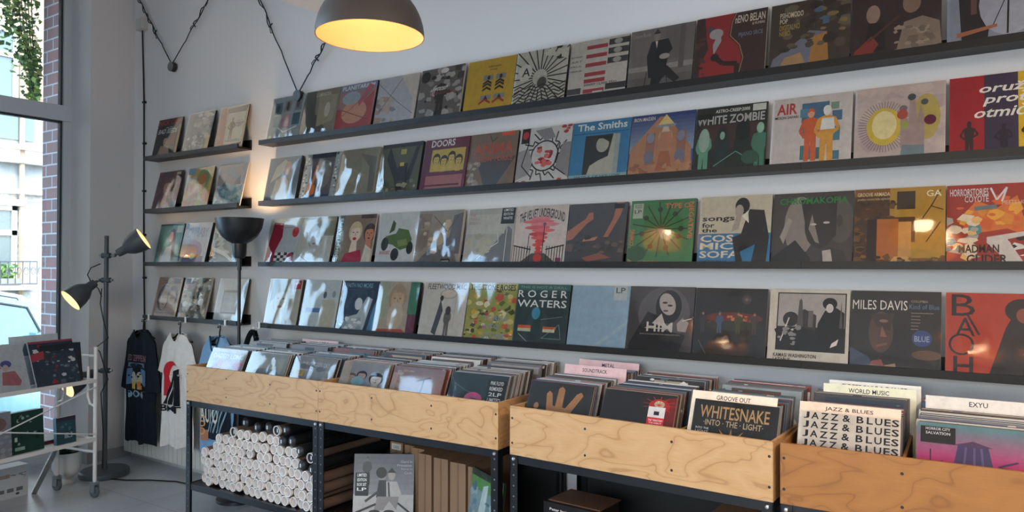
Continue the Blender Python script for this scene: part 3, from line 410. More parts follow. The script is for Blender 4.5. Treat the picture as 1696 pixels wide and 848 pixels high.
 ('green record with black barbed burst and orange edge lettering, third main ledge', '3c7c50', [('l',C(.5,.55,.5+.46*math.cos(a),.55+.42*math.sin(a)),.018,'24402c') for a in [i*.42 for i in range(15)]]+[('e',.5+.3*math.cos(a),.55+.3*math.sin(a),.04,.04,'24402c') for a in [i*.84 for i in range(8)]]+[('t','TYPE O',.54,.86,.92,.94,'c87850',BB),('t','NEGATIVE',.91,.4,.98,.95,'c87850',{'rot':-90,'b':.022}),('t','WORLD COMING',.02,.05,.09,.55,'c87850',{'rot':90,'b':.022}),('t','THE LEAST',.12,.0,.56,.07,'b86c48',{'rot':180,'b':.022}),('e',.14,.18,.16,.12,'2c5c3c')], 1,.018,stk(.04,.72,.2,.95,'b8c4b4',['PRODUCED','LP'])),
 ('cream and blue record of a brooding man in a black suit, third main ledge', 'c0b8a8', [('r',0,0,1,.46,'3c78a4'),('t','songs',.04,.62,.5,.7,'2c2828',BB),('t','for',.04,.55,.22,.62,'2c2828',BB),('t','the',.04,.48,.26,.54,'2c2828',BB),('t','COS',.03,.34,.5,.44,'d0c8b8',BB),('t','MIC',.03,.23,.5,.33,'d0c8b8',BB),('t','SOFA',.03,.11,.6,.21,'d0c8b8',BB),('t','COWBOY BEBOP',.03,.04,.42,.08,'1e3c54',BW),('p',C(.7,.8,.9,.78,.98,.4,.95,0,.75,0,.8,.3,.6,.2,.66,0,.56,0,.48,.4,.6,.45,.64,.6),'2c2624'),('e',.6,.85,.1,.12,'2c2624'),('e',.56,.78,.06,.09,'a89c94'),('p',C(.46,.48,.56,.52,.6,.72,.52,.7),'a89c94'),('p',C(.6,.7,.68,.78,.7,.6),'d8d4cc')], 0,.012,None),
 ('dark record with a green title over a mask-like grey face, third main ledge', '4a4240', [('e',.35,.55,.2,.4,'8c827c'),('e',.85,.6,.16,.3,'5c544f'),('p',C(.35,.9,.8,.95,.8,.4,.68,.3,.52,.3,.42,.55),'342e2c'),('e',.6,.55,.19,.32,'3c3432'),('p',C(.5,.7,.55,.5,.6,.3,.55,.32,.46,.5),'8c827c'),('e',.84,.6,.04,.08,'4a403c'),('e',.52,.56,.04,.015,'c0b8b0'),('e',.68,.58,.04,.015,'c0b8b0'),('p',C(.55,.0,.95,0,.9,.2,.7,.25),'3c3432'),('p',C(.66,.0,.78,.0,.74,.22,.64,.2),'b4aaa4'),('p',C(.15,.3,.25,.62,.2,.66,.1,.4),'a0968e'),('p',C(0,.1,.3,.35,.5,.1,.5,0,0,0),'2c2624'),('t','CHROMAKOPIA',.08,.84,.93,.93,'2c8038',BB),('r',.82,.02,.9,.05,'c0b8b0')], 1,.006,None),
 ('golden-brown record of a yellow house with an open door, third main ledge', '7c5424', [('p',C(.4,.1,1,.1,1,1,.4,1),'a88434'),('p',C(0,0,.4,0,.4,.9,0,.9),'4c3420'),('b',0,.2,.45,.9,50,.03,.08,['3a2818','6c4c28','543a20'],24),('r',.48,.72,.68,.95,'3c3020'),('r',.46,.3,.68,.62,'54381e'),('r',.48,.12,.64,.56,'b88c50'),('r',.26,.08,.5,.6,'a8652c'),('r',.15,.05,.26,.6,'241810'),('p',C(.4,.04,.66,.04,.6,.12,.46,.12),'c09858'),('b',.0,0,1,.12,30,.03,.08,['6c4c28','84642c','3a2818'],25),('l',C(.7,.5,.85,.75,.95,.95),.012,'4c3420'),('l',C(.85,.75,.98,.7),.01,'4c3420'),('l',C(.8,.3,.95,.55),.012,'4c3420'),('t','GROOVE ARMADA',.03,.9,.4,.95,'d8c4a0',BW),('t','goodbye country hello nightclub',.03,.84,.4,.88,'c8b48c'),('t','GA',.8,.87,.96,.95,'e0d0b0',BW)], 0,.018,None),
 ('orange and red comic-style record with an explosion, last on the third main ledge', '9c3424', [('p',C(.1,.55,.3,.8,.5,.7,.7,.85,.75,.6,.95,.5,.7,.4,.6,.45,.3,.4),'cc7430'),('b',.1,.45,.7,.8,22,.04,.12,['d08830','cc6428','dca038'],26),('b',0,.05,.3,.6,24,.05,.12,['d8c8b0','4c8c94','e0b070','a8a098'],27),('b',.55,.0,1,.35,14,.05,.12,['2c2020','8c2420','d0ccc8'],28),('p',C(.4,.35,.8,.42,.85,.38,.6,.32,.75,.05,.65,.0,.4,.28),'c4bcb8'),('t','HORRORSTORIES',.03,.86,.42,.95,'d0ccd0',BW),('t','COYOTE',.18,.78,.42,.86,'c8c4c8',BW),('t','MEETS HOUSE OF',.55,.74,.95,.79,'d0b8a0'),('l',C(.44,.95,.5,.8,.6,.95,.55,.78),.02,'d0ccd0'),('l',C(.28,.7,.5,.72),.05,'6c787c'),('t','MADMAN',.12,.16,.52,.26,'2c1c18',BB),('t','GLIDER',.2,.03,.6,.14,'2c1c18',BB)], 1,.012,None)],
'r4': [
 ('pale close-up portrait record with a red corner sticker, first on the lowest main ledge', 'b0aca0', [('face',.4,.55,.5,'c8c0b0','a8a494','6c625c'),('e',.4,.42,.07,.03,'a87c70'),('p',C(.1,1,.3,1,.2,.6,.08,.5),'7c7c74')], 1,.018,stk(.76,.8,.97,.98,'c03844',['-P-'])),
 ('white record with a blue bar and two hazy figures, second on the lowest main ledge', 'b8c0c4', [('r',.12,.34,.9,.43,'5c7ca8'),('p',C(.45,.0,.95,.0,.95,.5,.85,.62,.55,.6),'b4b0a0'),('e',.6,.7,.05,.07,'5c6468'),('e',.85,.72,.05,.07,'8c9498')], 1,.006,None),
 ('deep blue record with a white-robed figure, third on the lowest main ledge', '38485c', [('t','FAITH NO MORE',.1,.87,.8,.96,'8ca8b8',BW),('p',C(.1,.0,.7,.0,.85,.65,.7,.7,.5,.35,.3,.3),'aab0b4'),('e',.5,.55,.1,.12,'c8c8d0'),('b',.1,.02,.6,.3,18,.05,.1,['d0d4d4','8c9ca8'],30),('p',C(.8,0,1,0,1,.7,.9,.5),'5c88a8')], 2,.006,None),
 ('record with a blurred bearded portrait between green and wine panels, lowest main ledge', 'a89c90', [('r',.78,.4,1,1,'4c7c68'),('r',.8,0,1,.4,'6c4458'),('p',C(0,.2,.25,.3,.3,1,0,1),'9ca08c'),('face',.5,.65,.42,'b89c84','a08c78','7c6454'),('e',.5,.35,.2,.26,'b8a898'),('p',C(0,0,.9,0,.7,.12,.1,.1),'a85c50')], 2,.022,None),
 ('white record with two small ink figures under an arch, lowest main ledge', 'bcb8b4', [('t','FLEETWOOD MAC',.08,.88,.95,.98,'54504c',{'b':.01}),('e',.58,.8,.2,.09,'a89c90'),('e',.58,.8,.16,.07,'c0b8ac'),('l',C(.42,.2,.42,.78),.008,'98948c'),('l',C(.76,.2,.76,.78),.008,'98948c'),('p',C(.4,.05,.5,.5,.42,.7,.38,.5,.3,.1),'54545c'),('e',.44,.72,.04,.05,'3c3c40'),('fig',.62,.05,.5,'6c6868','8c8484',.02),('e',.62,.5,.06,.08,'4c4848'),('e',.92,.74,.05,.05,'c8a85c')], 1,.012,None),
 ('yellow-green record of tangled floral splashes, lowest main ledge', '98985c', [('b',0,0,1,.92,110,.03,.11,['a0a058','c0b480','6c7444','d0ccb0','b85c4c','4c5434','8c9858','c8a040'],31),('r',0,.9,1,1,'b8b480'),('t','THE STONE ROSES',.03,.88,.97,.98,'2c2c28',BB),('t','TURNS',.38,.36,.86,.44,'8c98b4',BW),('t','INTO',.38,.22,.72,.3,'8c98b4',BW),('t','STONE',.38,.06,.86,.15,'8c98b4',BW)], 1,.014,None),
 ('teal-grey record with spaced white lettering and prisms, lowest main ledge', '38484c', [('r',.0,.9,1,1,'3c6460'),('t','THIS IS NOT A DRILL',.05,.93,.93,.97,'8ca09c'),('t','R O G E R',.02,.78,.95,.9,'d8dcdc',{'b':.008}),('t','WATERS',.02,.62,.95,.74,'d8dcdc',{'b':.008}),('e',.4,.52,.08,.1,'4c8ca8'),('r',.08,.27,.33,.32,'c05c3c'),('r',.08,.22,.33,.27,'a8b8a0'),('r',.56,.27,.8,.31,'c05c3c'),('r',.56,.22,.78,.27,'c8c0a8'),('l',C(.55,.12,.85,.35,.9,.12,.55,.12),.008,'8c9ca0'),('l',C(.5,.42,.9,.48),.006,'8c9ca0'),('l',C(.1,.18,.3,.04),.006,'c8d0d0'),('t','LIVE FROM PRAGUE',.1,.01,.85,.05,'c0c8c8')], 1,.018,None),
 ('plain light-blue record with a faint pale streak, lowest main ledge', '90a8bc', [('p',C(.4,.02,.5,.02,1,.42,1,.48),'9cb0bc')], 0,.008,stk(.73,.78,.95,1.0,'b8c0c8',['LP'])),
 ('dark grey portrait record of a long-haired person with a cigarette, lowest main ledge', '4c4648', [('e',.55,.6,.4,.4,'605a5e'),('e',.62,.7,.2,.25,'221e20'),('e',.6,.74,.12,.17,'b0a4a0',.4),('p',C(.02,.1,.3,.62,.52,.55,.6,.35,.9,.3,.8,.0,.05,0),'282428'),('p',C(.38,.45,.52,.6,.6,.4),'c0b4b0'),('e',.56,.76,.04,.015,'2c2426'),('e',.64,.72,.04,.015,'2c2426'),('e',.58,.64,.04,.015,'6c4c4c'),('p',C(.78,.35,.9,.34,.94,.48,.84,.54,.76,.46),'a89c98'),('l',C(.84,.5,.98,.54),.012,'d8d0c8'),('t','HIM',.3,.33,.7,.47,'c8c0b8',BW),('l',C(.28,.38,.7,.38),.012,'c8c0b8'),('t','AND LOVE SAID NO THE GREATEST HITS',.2,.28,.82,.3,'a89c98')], 1,.016,None),
 ('near-black record with small dancing figures in red light, lowest main ledge', '241e1e', [('e',.55,.58,.4,.08,'6c2c24'),('b',.2,.5,.9,.62,26,.02,.05,['a04c30','7c3028','c07848','4c3024'],33),('e',.55,.47,.4,.07,'34301e')]+[('fig',x,.36,.3,c,'a86c54',.05) for x,c in ((.12,'3c3434'),(.36,'4c5c78'),(.62,'4c4820'),(.84,'4c3c34'))]+[('l',C(.72,.84,.72+.07*math.cos(a),.84+.07*math.sin(a)),.004,'8c7468') for a in [i*.4 for i in range(16)]]+[('l',C(.08,.25,.22,.02),.008,'7c6c64')], 1,.016,None),
 ('cream-bordered black and white record of a crowd before a skyline, lowest main ledge', 'c8c0b4', [('r',.1,.18,.96,.96,'1e1a1c'),('r',.115,.195,.945,.945,'a8a09c'),('r',.115,.195,.945,.5,'221e20'),('p',C(.6,.2,.94,.2,.94,.7,.82,.78,.7,.72,.62,.55),'1c181a'),('e',.76,.82,.09,.08,'1c181a'),('e',.76,.76,.045,.06,'c8c0bc'),('e',.28,.6,.1,.1,'2c282a'),('p',C(.38,.7,.42,.5,.6,.45,.6,.66,.45,.74),'3c3638'),('p',C(.36,.5,.38,.85,.4,.88,.42,.85,.44,.5),'5c5656'),('p',C(.5,.5,.5,.72,.56,.72,.56,.5),'6c6664'),('p',C(.88,.5,.9,.86,.92,.5),'5c5656'),('l',C(.16,.3,.26,.62),.015,'d0c8c4'),('b',.12,.25,.5,.5,16,.03,.06,['8c8684','1c181a','c0b8b4'],34),('p',C(.8,.3,.88,.36,.86,.28,.78,.24),'d8d0cc'),('t','KAMASI WASHINGTON',.08,.09,.62,.14,'1c1818',BB),('t','LAZARUS',.08,.03,.3,.08,'1c1818',BB),('t','ORIGINAL SERIES SOUNDTRACK',.33,.035,.74,.055,'1c1818',BW)], 0,.01,None),
 ('dark brown record with white title and blue round sticker, lowest main ledge', '2c201c', [('e',.35,.48,.14,.26,'5c4034'),('p',C(.22,.7,.5,.72,.45,.5,.3,.55),'44302a'),('e',.38,.62,.05,.02,'8c6450'),('p',C(.36,.56,.42,.42,.34,.42),'8c6450'),('l',C(.3,.3,.42,.34),.03,'7c5444'),('p',C(0,.02,.3,.0,.22,.16,0,.28),'4c5468'),('p',C(.2,.02,.42,.0,.36,.14,.26,.12),'8c5048'),('e',.85,.22,.16,.06,'6c4c34'),('l',C(.4,.05,.52,.08),.04,'a08870'),('t','MILES DAVIS',.02,.76,.64,.88,'dcd4cc',{'b':.0}),('t','COLUMBIA',.68,.86,.86,.89,'a89888'),('t','Kind of Blue',.66,.78,.98,.84,'5c7c98',{'b':.0})]+[('l',C(.68,y,.68+w,y),.01,'8c7c70') for y,w in ((.73,.24),(.69,.1),(.65,.1),(.61,.1),(.57,.08),(.53,.08))]+[('e',.8,.42,.11,.1,'3c4c7c'),('t','BLUE',.72,.38,.88,.45,'9ca8c0',BW)], 1,.016,None),
 ('red-orange record with stacked black letters and a dark-robed figure, last on the lowest main ledge', 'b03c20', [('t','J.S.',.05,.88,.18,.94,'8c2c1c',BW),('t','B',.06,.72,.3,.98,'2c1c20',{'b':.0}),('l',C(.22,.74,.34,.5),.025,'2c1c20'),('t','A',.1,.48,.3,.7,'2c1c20'),('e',.16,.38,.13,.13,'2c1c20'),('e',.16,.38,.105,.105,'b03c20'),('t','H',.08,.02,.28,.24,'2c1c20',BW),('p',C(.42,.0,.6,.6,.7,.8,1,.8,1,0),'2c1c1a'),('e',.75,.8,.16,.14,'2c1c1a'),('e',.78,.74,.08,.09,'8c4c34',.4),('p',C(.76,.3,1,.5,1,.05,.9,.02),'c0502c'),('t','NEU',.86,.32,1.0,.38,'5c2818',BW),('t','RADIO',.8,.25,1.0,.31,'5c2818',BW)], 1,.016,None)],
}
XS = {'l1': [-1453,-1040,-665],'l2': [-1440,-1054,-670],'l3': [-1418,-1069,-697],'l4': [-1424,-1072,-660],
'r1': [-95,245,560,884,1222,1557,1877,2205,2531,2855,3185,3505,3838],'r2': [-106,250,585,928,1260,1575,1897,2215,2533,2854,3191,3516,3844],
'r3': [-109,213,552,898,1218,1562,1875,2200,2537,2873,3193,3514,3834],'r4': [-95,247,585,905,1250,1571,1891,2211,2531,2854,3178,3498,3828]}
ZB = 1.1178; ZS = 0.406; RW = 0.315; LEAN = math.radians(13)

def sleeve_mesh(amp, seed):
    mb = MB(); n = 16; W, H = RW + 0.006, RW + 0.006
    P = []
    for j in range(n + 1):
        for i in range(n + 1):
            u, v = i / n, j / n; edge = min(u, v, 1 - u, 1 - v); w = min(1, edge * 6)
            h = mnoise.noise(Vector((u * 4 + seed * 7, v * 2.2, seed))) * 0.65 + mnoise.noise(Vector((u * 9 + v * 6, v * 9 + seed * 3, seed + 5))) * 0.35
            P.append((-0.003 + u * W, -0.0035 - amp * (0.7 + h) * w, -0.003 + v * H))
    mb.v = P
    for j in range(n):
        for i in range(n):
            a = j * (n + 1) + i; mb.f.append((a, a + 1, a + n + 2, a + n + 1)); mb.c.append((1, 1, 1)); mb.m.append(0)
    return mb
SLV = {}
def add_sleeve(parent, level, seed):
    k = (level, seed % 5)
    if k not in SLV:
        o = sleeve_mesh((0.0006, 0.0022, 0.0055)[level], seed % 5).build('plastic_sleeve', 'sleeve' if level else 'sleeve_tight', parent, smooth=True); SLV[k] = o
    else:
        o = SLV[k].copy(); COL.objects.link(o); o.parent = parent
    return o
def make_record(label, bgc, art, level, th, sticker, loc, lean, seed, group, gloss='printc', yaw=0.0, edge='b8b0a4', sleeve=True, top=False):
    mb = MB(); b = ink(bgc); e = lin(edge)
    mb.box(0, 0, 0, RW, th, RW, e)
    A = Art(mb, RW, RW, y0=.0001, step=min(.0001, .0036 / (len(art) + 6)))
    mb.c[2] = b
    if top: A.o = (0, .46 * RW); A.H = .54 * RW
    A.draw(art)
    o = mb.build('vinyl_record', gloss); o.location = loc; o.rotation_euler = (-lean, 0, yaw)
    tag(o, label, 'record', group)
    if sticker:
        x0, y0, x1, y1, sc, tx = sticker; q = MB(); c = lin(sc)
        if top: y0 = .46 + .54 * y0; y1 = .46 + .54 * y1
        q.box(x0 * RW, A.y - 0.0009, y0 * RW, x1 * RW, A.y - .0003, y1 * RW, c)
        dk = sum(c) < 1.0; B = Art(q, RW, RW, y0=A.y - .0009, step=.0001); h = (y1 - y0) / (len(tx) * 1.6 + 1)
        for i, s_ in enumerate(tx):
            yy = y1 - h * (1.1 + 1.5 * i) - h * .2; B.draw([('t', s_, x0 + (x1 - x0) * .15, yy, x1 - (x1 - x0) * .15, yy + h, 'e8e8e8' if dk else '50504c', BW)])
        q.build('sticker', 'printc', o)
    if sleeve: add_sleeve(o, level, seed).location.y = min(0, A.y + .0022)
    return o

# ------------------------------------------------------------------ room
CX = -1.855; WX = -2.2          # corner of the record wall / plane of the shop window
sbox('floor', (-2.3, -6.2, -0.1), (6.2, 0.0, 0.0), 'floor')
sbox('wall_back', (CX - 0.3, 0.0, -0.1), (6.2, 0.2, 4.0), 'wall')
sbox('wall_right', (6.0, -6.2, -0.1), (6.2, 0.0, 4.0), 'wallr')
wf = MB(); wf.box(-2.4, -6.4, -.1, .9, -6.2, 4); wf.box(5.5, -6.4, -.1, 6.2, -6.2, 4); wf.box(.9, -6.4, -.1, 5.5, -6.2, .45); wf.box(.9, -6.4, 2.75, 5.5, -6.2, 4); struct(wf.build('wall_front', 'wallr'))
w2 = MB(); w2.box(.9, -6.35, .45, 5.5, -6.28, .52); w2.box(.9, -6.35, 2.68, 5.5, -6.28, 2.75)  # invented rear window, added so the rear fill lamp has an opening
for x in (.9, 3.16, 5.43): w2.box(x, -6.35, .52, x + .07, -6.28, 2.68)
w2o = struct(w2.build('added_rear_window', 'frame')); p2 = MB(); p2.box(.97, -6.32, .52, 5.43, -6.315, 2.68); p2.build('glass_pane', 'pane', w2o)
sbox('wall_left', (-2.27, -0.342, -0.1), (CX, 0.0, 4.0), 'wall')
sbox('wall_left_end', (-2.35, -6.2, -0.1), (CX, -6.0, 4.0), 'wall')
sbox('ceiling', (-2.4, -6.4, 3.9), (6.2, 0.2, 4.0), 'ceil')
sbox('ceiling_lowered', (0.39, -6.2, 3.133), (6.0, 0.0, 3.9), 'ceil')
bb = MB(); bb.box(CX, -0.345, 0, CX + 0.012, 0, 0.085); bb.box(CX - 0.35, -0.354, 0, CX + 0.012, -0.342, 0.085)
struct(bb.build('baseboard_left', mat('tile_skirting', '98999b', 0.4)))
bb = MB(); bb.box(CX, -0.012, 0, 6, 0, 0.085); struct(bb.build('baseboard_back', MAT['floor']))
# window 1: frame, transom, pane
fr = MB()
fr.box(WX - 0.03, -0.40, 0.1, WX + 0.05, -0.342, 3.9); fr.box(WX - 0.03, -6.0, 2.665, WX + 0.06, -0.342, 2.785)
fr.box(WX - 0.03, -6.0, 3.75, WX + 0.05, -0.342, 3.9); fr.box(WX - 0.05, -6.0, 0.0, WX + 0.08, -0.342, 0.12)
for y in (-3.0, -5.94): fr.box(WX - 0.03, y, 0.1, WX + 0.05, y + 0.07, 3.9)
fo = struct(fr.build('window_1', 'frame'))
sl = MB(); sl.box(WX - 0.012, -0.416, 0.12, WX + 0.03, -0.40, 2.665); sl.box(WX - 0.012, -0.416, 2.785, WX + 0.03, -0.40, 3.75)
sl.box(WX - 0.012, -6.0, 2.652, WX + 0.03, -0.4, 2.665); sl.box(WX - 0.012, -6.0, 0.12, WX + 0.03, -0.4, 0.135)
sl.build('seal', 'seal', fo)
pn = MB(); pn.box(WX - 0.006, -6.0, 0.12, WX, -0.40, 3.75); pn.build('glass_pane', 'pane', fo)
# outside of the shop front
sbox('brick_pier', (-2.62, -0.342, -0.3), (-2.27, 0.6, 7.0), 'brick')
sbox('facade_upper_wall', (-2.62, -6.4, 4.0), (-2.2, -0.342, 7.0), 'brick')
sbox('sidewalk_ground', (-4.3, -14, -0.3), (-2.27, 14, -0.06), 'pave')
kb = MB(); kb.box(-2.9, -6, -0.06, -2.75, 6, -0.052); struct(kb.build('trim_1', mat('yellow_kerb_paint', 'd8b860', 0.8)))
sbox('street_ground', (-14, -16, -0.5), (-4.3, 16, -0.28), 'asphalt')
sbox('sidewalk_far_ground', (-14, -16, -0.28), (-10.6, 16, -0.15), 'pave')

# ------------------------------------------------------------------ building across the street
FX = -12.0
b = thing('apartment_building', 'pale stucco building with rusticated ground floor across the street behind the window', 'building', (FX, 0, 0))
q = MB(); q.box(-3, -14, -0.3, 0, 14, 2.9); q.build('ground_floor_wall', 'stucco_white', b)
q = MB(); q.box(-3, -14, 3.86, 0, 14, 4.55); q.build('parapet_wall', 'stucco_white', b)
q = MB(); q.box(-3, -14, 4.55, -0.03, 14, 12); q.build('upper_wall', 'stucco_beige', b)
q = MB(); q.box(-3, -14, 2.98, -0.02, 14, 3.5); q.build('stone_band', 'stone_grey', b)
q = MB(); q.box(-3, -14, 3.5, 0.16, 14, 3.6); q.box(-3, -14, 3.6, 0.1, 14, 3.86); q.box(-3, -14, 3.76, 0.2, 14, 3.82); q.box(-3, -14, 2.9, 0.12, 14, 2.99); q.build('cornice', 'cornice', b)
q = MB()
for z in (2.72, 2.3, 1.86, 1.42, 0.98, 0.5): q.box(-0.02, -14, z, 0.008, 14, z + 0.05)
q.build('rustication_groove', MAT['stone_grey'], b)
def far_window(y0, y1, z0, z1, rail=False):
    w = MB(); t = 0.09
    w.box(0, y0, z0, 0.07, y1, z0 + t); w.box(0, y0, z1 - t, 0.07, y1, z1); w.box(0, y0, z0, 0.07, y0 + t, z1); w.box(0, y1 - t, z0, 0.07, y1, z1)
    w.box(0, y0, z0 + (z1 - z0) * .62, 0.07, y1, z0 + (z1 - z0) * .62 + .1); w.box(0, (y0 + y1) / 2 - .04, z0, 0.06, (y0 + y1) / 2 + .04, z1)
    w.box(0, y0 - .12, z1, .14, y1 + .12, z1 + .12); w.box(0, y0 - .1, z0 - .1, .14, y1 + .1, z0)
    o = w.build('window', 'cornice', b); g = MB(); g.box(0.0, y0 + t, z0 + t, 0.03, y1 - t, z1 - t); g.build('pane', 'oglass', o)
for y in (-9.5, -6.5, -3.5, -0.5, 2.25, 5.4, 8.4):
    far_window(y, y + 1.1, 1.15, 2.66); far_window(y, y + 1.1, 4.6, 6.1)
q = MB()
for y in (0.25, 3.05): q.box(-0.3, y - 0.6, 3.95, 0.05, y + .6, 4.42)
q.build('basement_light_window', 'oglass', b)
q = MB(); q.box(0, 1.75, 1.04, .46, 3.62, 1.12); q.build('balcony_slab', 'cornice', b)
q = MB(); q.tube([(0.08, 3.42, -0.2), (0.08, 3.42, 12)], 0.05, 8); q.build('drainpipe', 'stucco_beige', b)
# wrought iron balcony rail under the lower window
q = MB()
q.tube([(0.42, 1.8, 1.58), (0.42, 3.56, 1.58)], 0.014, 6); q.tube([(0.42, 1.8, 1.15), (0.42, 3.56, 1.15)], 0.014, 6)
for i in range(15):
    y = 1.8 + i * 0.1257; q.tube([(0.42, y, 1.15), (0.42, y, 1.58)], 0.008, 5)
    q.tube([(0.42, y + .06 + .04 * math.cos(a * .7), 1.4 + .07 * math.sin(a * .7)) for a in range(10)], 0.006, 4)
q.tube([(0.42, 3.56, 1.58), (0.0, 3.56, 1.58)], 0.012, 6); q.tube([(0.42, 3.56, 1.15), (0.0, 3.56, 1.15)], 0.012, 6)
q.build('balcony_rail', 'iron', b)
rnd = random.Random(4)
q = MB()
for i in range(180):
    p = Vector((0.25 + rnd.uniform(-.1, .1), 3.0 + rnd.uniform(-.45, .25), 1.3 + rnd.uniform(-.1, .22))); a = Vector((rnd.uniform(-1, 1), rnd.uniform(-1, 1), rnd.uniform(-1, 1))).normalized() * .06; c = a.orthogonal().normalized() * .03
    q.face([p - a, p + c, p + a, p - c], lin(rnd.choice(['6c9c48', '88b458', '4c7c38'])))
q.box(0.12, 2.6, 1.12, 0.38, 3.3, 1.26, lin('8c8c88'))
tag(q.build('balcony_plant', 'ivy', loc=(FX, 0, 0)), 'bright green planter on the iron balcony across the street', 'plant', None)
# ivy hanging against the brick pier
iv = thing('climbing_ivy', 'sunlit green ivy hanging beside the brick pier outside the upper window', 'plant', (-2.7, -0.4, 3.4))
q = MB(); rnd = random.Random(7)
def leafc(): return lin(rnd.choice(['7ca448', 'b0c864', '5c8040', '98b858', '688c48', '48683c', 'd0d880']))
for i in range(1500):
    z = rnd.uniform(-0.5, 1.0); f = 1 if z > 0 else max(0.15, 1 + z * 1.7)
    y = 0.06 - abs(rnd.gauss(0, .11)) * f - (0.03 if z > .05 else 0); x = rnd.uniform(-.12, .05)
    if z > 0.02: y = 0.05 - rnd.uniform(0, .24 + .1 * min(1, max(0, z - .12)))
    p = Vector((x, y, z)); s_ = rnd.uniform(.016, .034); a = Vector((rnd.uniform(-.4, 1), rnd.uniform(-1, 1), rnd.uniform(-1, .3))).normalized() * s_; c = a.cross(Vector((rnd.uniform(-1, 1), rnd.uniform(-1, 1), 1))).normalized() * s_ * .7
    q.face([p - a, p - a * .2 + c, p + a, p - a * .2 - c], leafc())
q.build('foliage', 'ivy', iv)
q = MB()
for k in range(5):
    q.tube([(-.03, 0.03 - .05 * k * .6, 1.1), (-.02, 0.0 - .03 * k, .5), (-.03, 0.02 - .02 * k, 0.05), (-.02, .03, -.2 - .06 * k)], .004, 4)
q.build('stem', 'soil', iv)
# ------------------------------------------------------------------ parked cars
def car(label, paint, loc, rz, L=4.3, H=1.45, group=None):
    t = thing('parked_car', label, 'car', loc, rz, group)
    h = L / 2
    side = [(-h, .35), (-h + .05, .75), (-h + .25, .92), (h - 1.35, .95), (h - .3, .78), (h, .6), (h, .32), (h - .1, .22), (-h + .1, .22)]
    def loft(prof, ws, name, m, parent):
        q = MB(); n = len(prof)
        for w, sc, in ws:
            for x, z in prof: q.v.append((x * sc, w, z))
        for s_ in range(len(ws) - 1):
            for i in range(n):
                j = (i + 1) % n; q.f.append((s_ * n + i, s_ * n + j, (s_ + 1) * n + j, (s_ + 1) * n + i)); q.c.append((1, 1, 1)); q.m.append(0)
        q.f.append(tuple(range(n))[::-1]); q.c.append((1, 1, 1)); q.m.append(0); q.f.append(tuple(range((len(ws) - 1) * n, len(ws) * n))); q.c.append((1, 1, 1)); q.m.append(0)
        return q.build(name, m, parent, smooth=True)
    body = loft(side, [(-.86, .96), (-.8, 1), (.8, 1), (.86, .96)], 'body', paint, t)
    cab = [(-h + .35, .93), (-h + .85, H - .08), (-h + 1.2, H), (.25, H), (.75, H - .12), (h - 1.2, .93)]
    q = MB(); n = len(cab)   # roof shell narrower at the top
    for sg in (-1, 1):
        for x, z in cab: q.v.append((x, sg * (.8 - (z - .93) * .3), z))
    for i in range(n - 1): q.f.append((i, i + 1, n + i + 1, n + i)); q.c.append((1, 1, 1)); q.m.append(0)
    q.f.append(tuple(range(n))[::-1]); q.f.append(tuple(range(n, 2 * n))); q.c += [(1, 1, 1)] * 2; q.m += [0, 0]
    q.build('cabin', paint, t, smooth=True)
    ws = [(-h + .5, .97), (-h + .92, H - .13), (-h + 1.22, H - .06), (.22, H - .06), (.66, H - .16), (h - 1.35, .97)]
    for sg in (-1, 1):
        q = MB(); q.face([(x, sg * (.808 - (z - .93) * .3), z) for x, z in ws]); q.box(-.35, sg * .80 - .012, .97, -.27, sg * .80 + .012, .99)
        g = q.build('side_window', 'carglass', t)
        q = MB(); q.tube([(x, sg * (.812 - (z - .93) * .3), z) for x, z in ws], .014, 5); q.build('window_trim', 'rubber', g)
        q = MB(); q.box(.62, sg * .84, .95, .82, sg * 1.0, 1.08); q.build('wing_mirror', paint, t)
    for i, nm in ((4, 'windscreen'), (0, 'rear_window')):
        a, c = cab[i], cab[i + 1]; q = MB(); nx = Vector((c[1] - a[1], 0, a[0] - c[0])).normalized() * .006 * (-1 if i == 0 else -1)
        if nx.z < 0: nx = -nx
        P = []
        for (x, z), s_ in (((a[0] * .93 + c[0] * .07, a[1] * .93 + c[1] * .07), -1), ((a[0] * .93 + c[0] * .07, a[1] * .93 + c[1] * .07), 1), ((a[0] * .08 + c[0] * .92, a[1] * .08 + c[1] * .92), 1), ((a[0] * .08 + c[0] * .92, a[1] * .08 + c[1] * .92), -1)):
            P.append((x + nx.x, s_ * (.74 - (z - .93) * .3), z + nx.z))
        q.face(P); q.build(nm, 'carglass', t)
    for x in (-h + .8, h - .85):
        for sg in (-1, 1):
            q = MB(); Mx = Matrix.Translation((x, sg * .78, .31)) @ Matrix.Rotation(PI / 2, 4, 'X'); q.lathe([(.0, -.1), (.28, -.1), (.31, -.07), (.31, .07), (.28, .1), (0, .1)], 24, M=Mx)
            w = q.build('wheel', 'tyre', t, smooth=True); q = MB(); q.lathe([(0, -.11), (.19, -.11), (.2, -.09), (.2, .09), (.19, .11), (0, .11)], 16, M=Mx); q.build('hubcap', 'steel', w, smooth=True)
    return t
car('pale teal parked car nearest the shop window', 'car_teal', (-5.55, -0.15, -0.28), PI / 2, 4.3, 1.5, None)
car('bright blue car parked behind the teal car', 'car_blue', (-7.9, -0.4, -0.28), PI / 2 + .03, 4.2, 1.5)
car('silver car parked beyond the brick pier', 'car_silver', (-10.0, 1.6, -0.28), PI / 2, 4.2, 1.42)
car('dark red car parked low behind the teal windscreen', 'car_red', (-7.9, 4.4, -0.28), PI / 2, 4.1, 1.35)

